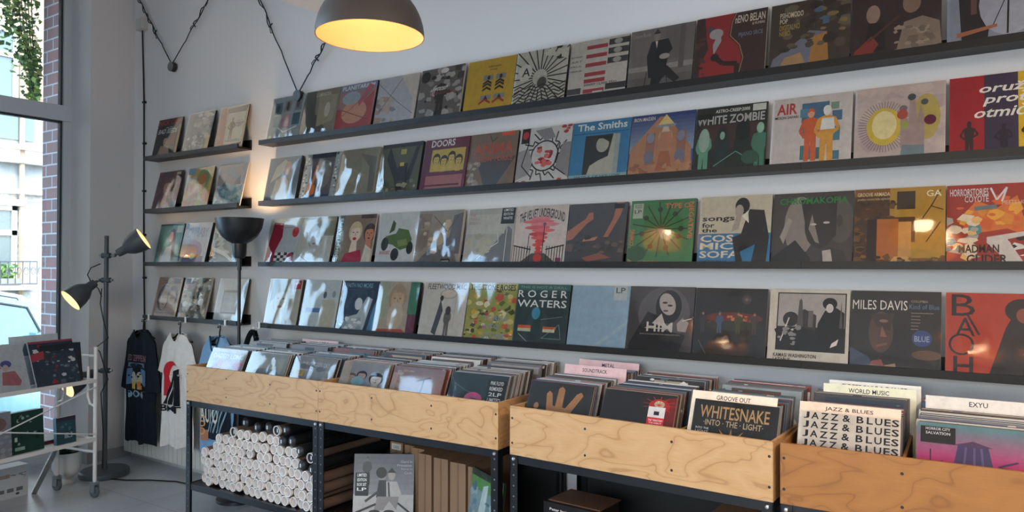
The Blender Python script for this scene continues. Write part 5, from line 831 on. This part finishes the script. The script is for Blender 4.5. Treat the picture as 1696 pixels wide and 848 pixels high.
q.tube([pt_(-.02, 1.36, .02), pt_(-.03, 1.25, .02), pt_(.0, 1.1, .02), pt_(.03, 1.0, .02), pt_(-.06, .93, .02), pt_(-.03, .9, .02), pt_(.0, .8, .02), pt_(.03, .7, .02), pt_(-.02, .6, .02), pt_(-.0, .3, .02), pt_(0, .06, .03)], .004, 6); q.build('power_cable', 'cord', t)
cb = MB(); cb.tube([(-1.30, -.47, .008), (-1.18, -.42, .006), (-1.05, -.33, .006), (-.85, -.24, .006), (-.5, -.2, .006), (-.25, -.22, .006)], .005, 8)
tag(cb.build('power_cord', 'cord', smooth=True), 'black power cord running over the floor from the three-headed lamp', 'cord')

# ------------------------------------------------------------------ pendants
PEND = [((2.151, -1.399, 2.342), 'large dark dome pendant lamp glowing warm at the top of the photo', 1), ((3.66, -1.42, 2.34), 'dome pendant lamp just above the frame over the crates', 0),
        ((2.0, -3.22, 2.34), 'rear dome pendant lamp behind the photographer, left', 0), ((3.88, -2.98, 2.34), 'rear dome pendant lamp above the photographer, right', 0)]
for (p_, lb, vis) in PEND:
    t = thing('pendant_lamp', lb, 'lamp', p_, 0, 'dome pendant lamps')
    prof = [(.19 * math.cos(a), .19 * math.sin(a) * 1.02) for a in [i * PI / 2 / 14 for i in range(14)]] + [(.03, .195), (.03, .24), (0, .245)]
    q = MB(); q.lathe(prof, 64); q.build('lamp_shade', 'lampb', t, smooth=True)
    q = MB(); q.lathe([(.1865 * math.cos(a), .1865 * math.sin(a) + .001) for a in [i * PI / 2 / 14 for i in range(15)]], 64); q.lathe([(.19, 0), (.1865, .001)], 64); q.build('shade_lining', 'innerp', t, smooth=True)
    q = MB(); q.lathe([(0, .09), (.02, .095), (.03, .12), (.024, .15), (.014, .18), (0, .185)], 20); q.build('bulb', 'bulb', t, smooth=True)
    q = MB(); q.tube([(0, 0, .24), (0, 0, 3.13 - p_[2])], .004, 8); q.build('cord', 'cord', t)
    q = MB(); q.lathe([(0, 3.10 - p_[2]), (.05, 3.105 - p_[2]), (.055, 3.133 - p_[2])], 24); q.build('ceiling_rose', 'blackm', t, smooth=True)
    add_light('pendant_light', 'POINT', (p_[0], p_[1], p_[2] + .08), PEND_W, (1.0, .66, .40), shadow_soft_size=.05)
# wall hooks with swagged cable
for (px, pz), ends, lb in (((-1.278, 3.049), ((-1.80, 3.735), (-.62, 3.65)), 'black round wall hook holding a V of cable above the short ledges'), ((.16, 2.647), ((-.50, 3.83), (.56, 3.118)), 'black round wall hook with V of cable left of the dome lamp')):
    t = thing('cable_hook', lb, 'hook', (px, 0, pz), 0, 'black cable hooks')
    q = MB(); q.lathe([(0, -.02), (.026, -.02), (.036, -.012), (.036, .022), (0, .022)], 28, M=Matrix.Translation((0, -.023, 0)) @ Matrix.Rotation(PI / 2, 4, 'X')); q.build('disc', 'blackm', t, smooth=True)
    for sg, (ex, ez) in zip((-1, 1), ends):
        q = MB(); a = Vector((sg * .012, -.03, .03)); b_ = Vector((ex - px, -.03, ez - pz)); n_ = 24; nrm = Vector((-(b_ - a).z, 0, (b_ - a).x)).normalized()
        L_ = (b_ - a).length; ti = .42
        q.tube([a.lerp(b_, k / n_) + nrm * .006 * math.sin(k * .9) * (k > 5) for k in range(n_ + 1)], .0042, 6)
        q.tube([a.lerp(b_, ti + (1 - ti) * k / n_) + nrm * (.014 * math.sin(k * 1.05 + 1)) + Vector((0, -.006, 0)) for k in range(n_ + 1)], .0042, 6)
        w = q.build('cable', 'cord', t, smooth=True)
        c0 = a.lerp(b_, ti); dr = (b_ - a).normalized(); q = MB()
        q.tube([c0 + nrm * sg * .0, c0 + nrm * .018 - dr * .02, c0 + nrm * .022 - dr * .05, c0 + nrm * .008 - dr * .055, c0 + nrm * .0 - dr * .0], .003, 6); q.tube([c0 - nrm * .02, c0 + nrm * .02], .005, 6); q.build('cable_tie', 'cord', w)
t = thing('junction_box', 'small grey junction box high in the corner with a black cable below', 'junction box', (-1.707, 0, 3.45))
q = MB(); q.box(-.045, -.05, -.045, .045, -.0005, .045); q.box(-.04, -.055, -.04, .04, -.05, .04); q.build('housing', 'plastic_grey', t)
q = MB(); q.tube([(-.0, -.02, -.045), (.0, -.012, -.3), (.012, -.01, -.6), (.02, -.012, -1.0), (.02, -.01, -1.4), (.03, -.012, -1.9), (.04, -.01, -2.3), (.06, -.012, -2.62)], .006, 8); q.tube([(.06, -.012, -2.6), (.055, -.012, -2.9), (.05, -.012, -3.3)], .006, 8); q.build('cable', 'cord', t, smooth=True)
for z, x in ((-.62, .022), (-.95, .03), (-1.33, .03), (-1.68, .035), (-2.02, .045), (-2.36, .052)):
    q = MB(); q.box(x - .02, -.02, z - .008, x + .012, -.0005, z + .008); q.build('cable_clip', 'cord', t)

# ------------------------------------------------------------------ radiator
t = thing('radiator', 'white sectional radiator low on the wall behind the t-shirts', 'radiator', (-1.80, 0, 0))
for k in range(20):
    q = MB(); x = k * .056; q.box(x, -.092, .06, x + .05, -.072, .70); q.box(x + .006, -.072, .07, x + .044, -.03, .69); q.box(x + .004, -.03, .06, x + .046, -.02, .7); q.build('section', 'rad', t)
q = MB(); q.tube([(-.02, -.05, .18), (1.13, -.05, .18)], .014, 10); q.tube([(-.02, -.05, .65), (1.13, -.05, .65)], .014, 10); q.tube([(1.13, -.05, .18), (1.16, -.05, .18), (1.16, -.05, 0)], .01, 10); q.build('pipe', 'rad', t, smooth=True)
for x in (.2, .9): q = MB(); q.box(x, -.03, .3, x + .03, -.0005, .34); q.build('bracket', 'rad', t)

# ------------------------------------------------------------------ t-shirts on hangers
def tshirt(label, cx, yc, ztop, L, hw, shw, ssl, base, art, artbox, nd=.055, lean=0.0, seed=1, neckc=None, vneck=False):
    rnd = random.Random(seed); ph = [rnd.uniform(0, 6) for _ in range(6)]; ny, nx = 60, 48
    def halfw(v, sg):      # v: 0 neck level -> 1 hem
        z = v * L
        if z < .10: w = .085 + (shw - .085) * min(1, z / .10) ** .8
        elif z < ssl: w = shw + (hw + .06 - shw) * ((z - .10) / (ssl - .10)) ** 1.0
        else: w = hw - .01 + .02 * (z - ssl)
        return w + .006 * math.sin(z * 16 + ph[0] + sg)
    def front(u, v):       # u -1..1
        z = v * L; amp = .004 + .020 * max(0, v - .12)
        return -.022 * math.sqrt(max(0, 1 - u * u)) * (1.3 - .3 * v) - amp * math.sin(u * 6.5 + ph[1] + v * 1.3) * .5 - amp * .5 * math.sin(u * 12 + ph[2] - v * 2) - .008
    def P(u, v, back=False):
        w = halfw(v, 1 if u > 0 else 0); x = cx + u * w + lean * v * L
        z = ztop - v * L + (.012 * math.sin(u * 7 + ph[3]) if v > .97 else 0)
        if v < .08:   # neckline scoop and sloping shoulder
            z = ztop - .0 + (0 if abs(u) > .55 else 0) - v * L - (abs(u) ** 1.5) * .012
            if not back: z -= max(0, (1 - (abs(u) / .62) ** 2)) * (.11 if vneck else .07) * (1 - v / .08)
        y = yc + (front(u, v) if not back else .02 * math.sqrt(max(0, 1 - u * u)) + .004 * math.sin(u * 9 + ph[4]))
        return (x, y, z)
    mb = MB(); c = lin(base)
    for back in (False, True):
        b0 = len(mb.v)
        for j in range(ny + 1):
            for i in range(nx + 1): mb.v.append(P(-1 + 2 * i / nx, (j / ny), back))
        for j in range(ny):
            for i in range(nx):
                a = b0 + j * (nx + 1) + i; f = (a, a + nx + 1, a + nx + 2, a + 1); mb.f.append(f if not back else f[::-1]); mb.c.append(c); mb.m.append(0)
    # printed artwork follows the cloth
    q = MB(); A = Art(q, 1, 1, step=.0004); A.draw(art); x0, z0, x1, z1 = artbox
    fine = MB()
    def emit(tri, c_):
        e = max((tri[k] - tri[k - 1]).length for k in range(3))
        if e > .05:
            k = max(range(3), key=lambda k: (tri[k] - tri[k - 1]).length); m_ = (tri[k] + tri[k - 1]) / 2; o_ = tri[(k + 1) % 3]
            emit([tri[k - 1], m_, o_], c_); emit([m_, tri[k], o_], c_); return
        out = []
        for p in tri:
            x = cx + x0 + (x1 - x0) * p.x; z = ztop - z0 - (z1 - z0) * (1 - p.z); v = (ztop - z) / L; u = (x - cx - lean * v * L) / halfw(v, 1)
            out.append((x, yc + front(max(-1, min(1, u)), v) - .005 + p.y, z))
        fine.face(out, c_)
    for f, c_ in zip(q.f, q.c):
        pv = [Vector(q.v[i]) for i in f]
        if len(pv) == 3: emit(pv, c_)
        else:
            for tt in tessellate_polygon([[Vector((w_.x, w_.z, 0)) for w_ in pv]]):
                tr_ = [pv[i_] for i_ in tt]
                if (tr_[1] - tr_[0]).cross(tr_[2] - tr_[0]).y > 0: tr_.reverse()
                emit(tr_, c_)
    mb_o = mb.build('t_shirt', 'cloth', smooth=True); mb_o['label'] = label; mb_o['category'] = 't-shirt'
    fine.build('front_print', 'cloth', mb_o)
    q = MB(); pts = [P(-.62 + 1.24 * k / 20, .0) for k in range(21)]; q.tube([(x, y - .002, z + .002) for x, y, z in pts], .006, 6, lin(neckc or base)); q.build('collar', 'cloth', mb_o, smooth=True)
    return mb_o
tshirt('black long-sleeved t-shirt with a small colourful band print, leftmost on the ledge', -1.41, -.172, 1.045, .85, .205, .19, .46, '1e242c',
       [('t', 'LED ZEPPELIN', .02, .86, .98, 1, '8c6c74', BW), ('r', .1, .72, .9, .82, '6c7c84'), ('p', C(.0, .3, .0, .66, .3, .7, .35, .35), '5c7c9c'), ('p', C(1, .3, 1, .66, .7, .7, .65, .35), '5c7c9c'), ('e', .38, .45, .13, .17, 'a8a8a0'), ('e', .64, .45, .13, .17, 'a8a8a0'), ('r', .28, .22, .46, .4, 'b8a05c'), ('r', .56, .22, .74, .4, 'b87c48'), ('e', .5, .76, .3, .05, '28303a'), ('e', .2, .1, .12, .08, '7c98a8'), ('e', .8, .1, .12, .08, '7c98a8'), ('e', .5, .12, .16, .08, '7c98a8'), ('e', .5, .12, .1, .05, '28303a'), ('b', .1, .1, .9, .8, 16, .03, .07, ['8ca0a8', '3c5878', '98845c', '28303a'], 3)],
       (-.14, .19, .12, .52), seed=3, lean=-.01)
tshirt('white t-shirt with a red crescent, black peak and BMT lettering, middle of three', -.935, -.172, 1.045, .82, .19, .18, .30, 'e0dad6',
       [('e', .52, .72, .42, .27, 'b83440'), ('e', .72, .7, .3, .22, 'c8c0bc'), ('r', .12, .3, .4, .7, 'b83440'), ('p', C(.1, .14, .45, .5, .62, .8, .95, .86, .95, .14), '24262c'), ('l', C(.3, .14, .66, .62), .03, 'c8c0bc'), ('l', C(.55, .14, .74, .5), .025, 'c8c0bc'), ('t', 'BMT', .0, .0, .98, .13, '24262c', BB)],
       (-.16, .20, .08, .57), seed=8)
tshirt('light blue t-shirt with a dark orange-lettered print, rightmost beside the crates', -.47, -.172, 1.05, .83, .20, .18, .30, '7fa4c8',
       [('r', .25, .66, .95, .7, 'b87868'), ('r', .1, .02, .98, .42, '28303c'), ('r', .02, .0, .3, .12, 'a87c68')] + [('l', C(.3 + .09 * k, .1, .5 + .08 * k, .4), .025, '8ca4b4') for k in range(6)] + [('t', 'AUTO', .12, .2, .6, .4, 'c8c8c0', BB), ('t', 'OUT', .1, .06, .25, .3, 'd0905c', {'b': .02, 'rot': 90})],
       (-.17, .12, .17, .72), seed=12, neckc='34485c', vneck=True)
for x, lb in ((-1.41, 'leftmost'), (-.935, 'middle'), (-.47, 'rightmost')):
    z0 = 1.045
    h = thing('coat_hanger', f'black plastic hanger inside the {lb} t-shirt, hooked on a white clip', 'hanger', (x, -.165, z0), 0, 'black hangers under the short ledge')
    q = MB(); q.tube([(0, 0, -.02), (0, 0, .03), (.012, -.004, .048), (.012, -.004, .066), (0, -.002, .078), (-.014, 0, .07), (-.018, 0, .056)], .005, 8); q.build('hook', 'blackm', h, smooth=True)
    q = MB(); q.tube([(-.15, 0, -.06), (-.06, 0, -.035), (-.03, 0, -.01), (0, 0, -.035), (.03, 0, -.01), (.06, 0, -.035), (.15, 0, -.06)], .006, 8); q.tube([(-.15, .002, -.062), (.15, .002, -.062)], .005, 8); q.build('shoulder_bar', 'blackm', h, smooth=True)
for x, lb in ((-1.41, 'above the black t-shirt'), (-.935, 'above the white t-shirt'), (-.47, 'above the light blue t-shirt'), (-.105, 'at the left end of the lowest main ledge')):
    q = MB(); q.box(x - .009, -.126, 1.112, x + .009, -.1205, 1.155); q.box(x - .009, -.1205, 1.15, x + .009, -.104, 1.155); q.box(x - .009, -.135, 1.108, x + .009, -.1205, 1.113); q.box(x - .007, -.17, 1.106, x + .007, -.13, 1.111); q.box(x - .007, -.17, 1.106, x + .007, -.165, 1.128)
    tag(q.build('ledge_clip', 'brackw'), f'white plastic clip on the black ledge {lb}', 'clip', 'white ledge clips')
# black tote bag
t = thing('tote_bag', 'black cloth tote bag hanging by its straps from the lowest main ledge', 'bag', (-.20, -.165, 0))
q = MB(); rnd = random.Random(2); nxx, nyy = 10, 14
for sgn in (-1, 1):
    b0 = len(q.v)
    for j in range(nyy + 1):
        for i in range(nxx + 1):
            u = -1 + 2 * i / nxx; v = j / nyy; q.v.append((u * (.135 + .012 * v), sgn * (.006 + .016 * v) * math.sqrt(max(0, 1 - u ** 4)) + .006 * math.sin(u * 8 + v * 3), .82 - v * .40))
    for j in range(nyy):
        for i in range(nxx): a = b0 + j * (nxx + 1) + i; q.f.append((a, a + 1, a + nxx + 2, a + nxx + 1)); q.c.append(lin('15161a')); q.m.append(0)
q.build('bag_body', 'cloth', t, smooth=True)
for k, dy in ((0, -.012), (1, .008)):
    q = MB()
    path = [(-.06, dy, .80), (-.01, dy, .95), (.045, dy, 1.06), (.075, dy, 1.095), (.10, dy, 1.098), (.12, dy, 1.06), (.13, dy, .98), (.115, dy, .80)]
    for a, b_ in zip(path, path[1:]):
        a, b_ = Vector(a), Vector(b_); d_ = (b_ - a).normalized(); n_ = Vector((-d_.z, 0, d_.x)) * .013
        q.face([a - n_, b_ - n_, b_ + n_, a + n_], lin('15161a')); e_ = Vector((0, .003, 0)); q.face([a + n_ + e_, b_ + n_ + e_, b_ - n_ + e_, a - n_ + e_], lin('15161a'))
    q.build('strap', 'cloth', t)

# ------------------------------------------------------------------ white display trolley by the window
ct = thing('display_trolley', 'white tubular steel trolley on castors displaying records by the window', 'trolley', (-.981, -.735, 0), math.radians(100))
LX, DY = -1.35, .37
for x in (0, LX):
    for y in (0, DY):
        q = MB(); q.tube([(x, y, .10), (x, y, .985)], .012, 12); q.tube([(x, y, .985), (x, y, .99)], .014, 12); q.build('post', 'white', ct, smooth=True)
        q = MB(); q.box(x - .018, y - .012, .085, x + .018, y + .012, .105); q.box(x - .02, y - .02, .035, x - .016, y + .02, .10); q.box(x + .016, y - .02, .035, x + .02, y + .02, .10); fk = q.build('castor', 'steel', ct)
        q = MB(); q.lathe([(0, -.012), (.034, -.012), (.038, -.007), (.038, .007), (.034, .012), (0, .012)], 24, M=Matrix.Translation((x, y, .0385)) @ Matrix.Rotation(PI / 2, 4, 'Y')); q.build('castor_wheel', 'rubber', fk, smooth=True)
    q = MB(); sx = -.03 if x == 0 else .03
    q.tube([(x, .004, .60), (x, .05, .615), (x, .07, .66), (x, .07, .84), (x, .07, .86)], .009, 10); q.build('end_handle', 'white', ct, smooth=True); q = MB(); q.tube([(x, DY - .004, .60), (x, DY - .05, .615), (x, DY - .07, .66), (x, DY - .07, .86)], .009, 10); q.tube([(x, DY, .72), (x, DY - .07, .72)], .006, 8); q.build('end_handle', 'white', ct, smooth=True); q = MB(); q.tube([(x, 0, .93), (x, DY, .93)], .009, 10); q.build('end_rail', 'white', ct, smooth=True)
    q = MB(); q.tube([(x, 0, .30), (x, DY, .30)], .009, 10); q.build('end_rail', 'white', ct, smooth=True)
for z in (.77, .385):
    q = MB(); q.box(LX, -.014, z - .012, 0, .0, z + .012); q.box(LX, DY, z - .012, 0, DY + .014, z + .012); q.box(-.012, 0, z - .012, 0, DY, z + .012); q.box(LX, 0, z - .012, LX + .012, DY, z + .012); q.box(LX + .012, .0, z - .006, -.012, DY, z); q.build('shelf_tray', 'white', ct)
q = MB(); q.tube([(-.01, -.018, .73), (LX + .01, -.018, .33)], .0045, 6); q.tube([(-.01, -.018, .42), (LX + .01, -.018, .72)], .0045, 6); q.build('cross_brace', 'white', ct)
def on_cart(x, y, z): a = math.radians(100); return (-.981 + x * math.cos(a) - y * math.sin(a), -.735 + x * math.sin(a) + y * math.cos(a), z)
ca = math.radians(100)
cart = [(-1.00, .06, 'dusky pink record leaning on the trolley, cut by the photo edge', '8c8488', [('r', 0, .8, 1, 1, '5c6478'), ('r', 0, 0, .55, .5, '5c7478'), ('b', 0, 0, 1, .5, 14, .05, .12, ['8c7c78', '7c8480'], 2)]),
        (-.68, .06, 'pale grey record with two small figures leaning on the trolley', '9a9ea2', [('e', .32, .8, .1, .07, '5c5460'), ('p', C(.14, .45, .22, .7, .42, .7, .5, .5), '8c6468'), ('e', .32, .74, .06, .07, '8c8480'), ('e', .6, .58, .11, .08, '4c4c78'), ('p', C(.45, .15, .5, .42, .75, .42, .85, .2, .8, .1), '8c5c60'), ('e', .58, .5, .06, .07, '9a8c88'), ('l', C(.35, .45, .5, .6), .03, '545c74')]),
        (-.355, .05, 'dark collage record with a red top edge, nearest the trolley end', '2c3844', [('b', 0, 0, 1, .95, 60, .03, .09, ['4c5c64', '28323c', '6c7478', '7c2c38', '343c4c', 'a8a8ac'], 12), ('r', 0, .955, 1, 1, '7c3c50'), ('p', C(0, .72, .3, .78, .28, .6, 0, .55), '8c3c44')])]
for i, (x, y, lb, bgc, art) in enumerate(cart):
    o = make_record(lb, bgc, art, 0, .012, None, on_cart(x, y, .7715), math.radians(20), 400 + i, 'records on the white trolley', 'gloss', ca, '9a9aa0', sleeve=False)
    o.scale = (.93, 1, .93)
for k, (c0, th, lb) in enumerate((('20242c', .018, 'dark book standing upright at the end of the trolley'), ('8c8890', .014, 'grey-edged book behind the dark one at the trolley end'))):
    t = thing('book', lb, 'book', on_cart(-.29, .10 + k * .03, .7715), ca, 'books at the trolley end'); t.rotation_euler = (-math.radians(7), 0, ca)
    q = MB(); q.box(.003, .002, .003, .272, th + .004, .247, lin('a8a8a8')); q.build('page_block', 'printc', t)
    q = MB(); q.box(0, 0, 0, .275, .002, .25, lin(c0)); q.box(0, th + .004, 0, .275, th + .006, .25, lin(c0)); q.box(0, 0, 0, .002, th + .006, .25, lin(c0)); q.build('cover', 'printc', t)
o = make_record('small white record peeking over the collage record on the trolley', 'b0b8bc', [('p', C(.2, .6, .3, .85, .8, .85, .9, .6), '5c7078')], 0, .005, None, on_cart(-.42, .18, .7715), math.radians(9), 407, None, 'printc', ca, 'b8b8b8', sleeve=False)
# lower tier
def booklet(name, lb, cat, x, y, w, h, th, c, art, grp=None, ln=4, edge='c8c8c8'):
    t = thing(name, lb, cat, on_cart(x, y, .3865), ca, grp); t.rotation_euler = (-math.radians(ln), 0, ca)
    q = MB(); q.box(.002, .002, .002, w - .002, th - .002, h - .001, lin(edge)); q.build('page_block', 'printc', t)
    q = MB(); q.box(0, 0, 0, w, .002, h, lin(c)); q.box(0, th - .002, 0, w, th, h, lin(c)); q.box(0, 0, 0, .002, th, h, lin(c)); A = Art(q, w, h); A.draw(art); q.build('cover', 'printc', t); return t
booklet('book', 'grey illustrated box standing at the left of the lower trolley shelf', 'book', -.78, .04, .27, .27, .05, '7c8088', [('e', .7, .75, .2, .15, '6c5c58'), ('b', 0, 0, 1, .5, 16, .05, .12, ['5c5c64', '8c8c90'], 3), ('r', .1, .5, .4, .6, '4c5058')], None)
booklet('book', 'thick dark green book on the lower trolley shelf with pale page tops', 'book', -.50, .06, .20, .25, .05, '1e3c34', [('b', .1, .2, .9, .9, 16, .03, .07, ['6c8078', '8c9c94', '14241e'], 5), ('r', .1, .08, .4, .16, '8ca098'), ('r', .1, .3, .18, .4, 'b0b8b0')], None)
booklet('book', 'small teal game case on the lower trolley shelf near its end', 'case', -.225, .05, .13, .17, .03, '2c4c54', [('r', 0, .85, 1, 1, '3c3040'), ('r', .4, .2, .8, .4, '8c9ca4'), ('b', .1, .3, .9, .8, 9, .05, .12, ['4c6c74', '20343c'], 6)], None)
for k, (c0, w, x, y) in enumerate((('8c3040', .2, -.24, .14), ('a84454', .19, -.23, .15), ('4c5878', .19, -.30, .15), ('b0b4bc', .17, -.25, .16))):
    q = MB(); q.box(0, 0, 0, w, .18, .004, lin(c0)); q.box(.01, .01, .004, w - .01, .17, .0046, lin('c8c8cc') if k == 3 else lin(c0)); o = q.build('magazine', 'gloss', loc=on_cart(x, y, .3855 + k * .0052), rot=(0, 0, ca + (.1, -.15, .2, -.05)[k]))
    tag(o, ['crimson magazine at the bottom of the small pile on the trolley', 'red magazine second in the small trolley pile', 'blue magazine third in the small trolley pile', 'pale magazine topping the small trolley pile'][k], 'magazine', 'magazines on the trolley')
# box under the trolley, leaning strip, plant
t = thing('product_box', 'white product carton with small grey pictures on the floor under the trolley', 'box', (-1.392, -1.35, 0), math.radians(94))
q = MB(); q.box(0, 0, 0, .405, .12, .205); q.build('carton', mat('white_carton', 'c8ccd0', .6), t)
q = MB(); A = Art(q, .405, .205); A.draw([('r', .44, .66, .72, .78, 'a09088'), ('b', .74, .6, .95, .82, 8, .02, .05, ['4c4c50', '78787c'], 3)] + [('r', .4 + .14 * k, .2, .5 + .14 * k, .32, '6c7074') for k in range(4)] + [('r', .4, .4, .44, .42, '6c7074'), ('e', .84, .12, .03, .04, '4c4c50')]); q.build('printed_panel', 'printc', t)
q = MB(); a, b_ = Vector((-1.39, -.925, .0)), Vector((-1.33, -.80, .31)); d_ = (b_ - a).normalized(); n_ = d_.cross(Vector((1, .3, 0))).normalized() * .018; e_ = d_.cross(n_).normalized() * .004
P_ = [a - n_ - e_, a + n_ - e_, a + n_ + e_, a - n_ + e_]; R_ = [p + (b_ - a) for p in P_]
q.face(P_[::-1]); q.face(R_)
for k in range(4): q.face([P_[k], P_[(k + 1) % 4], R_[(k + 1) % 4], R_[k]])
for s_ in (-1, 1): q.tube([tuple(a + n_ * s_ + e_), tuple(b_ + n_ * s_ + e_)], .003, 6)
tag(q.build('aluminium_strip', 'steel'), 'bare aluminium strip leaning up to the lower trolley shelf', 'strip')
t = thing('potted_plant', 'white round-bottomed pot with a small dark plant behind the trolley', 'plant', (-1.475, -.675, 0))
q = MB(); q.lathe([(0, 0), (.045, 0), (.048, .012), (.03, .03), (.045, .045), (.075, .07), (.092, .11), (.094, .22), (.088, .22), (.086, .2), (0, .2)], 40); q.build('pot', 'ceram', t, smooth=True)
q = MB(); q.lathe([(0, .204), (.085, .203)], 24); q.build('soil', 'soil', t)
q = MB(); rnd = random.Random(9)
for i in range(34):
    a = rnd.uniform(0, 2 * PI); L_ = rnd.uniform(.05, .11); up_ = rnd.uniform(.02, .08); c_ = Vector((rnd.uniform(-.03, .03), rnd.uniform(-.03, .03), .2)); tip = c_ + Vector((math.cos(a) * L_, math.sin(a) * L_, up_)); mid = c_.lerp(tip, .55) + Vector((0, 0, .02)); sd = Vector((-math.sin(a), math.cos(a), 0)) * .018
    q.face([c_, mid - sd, tip, mid + sd], lin(rnd.choice(['2c3c34', '3c5444', '465c50'])))
q.build('foliage', 'ivy', t)
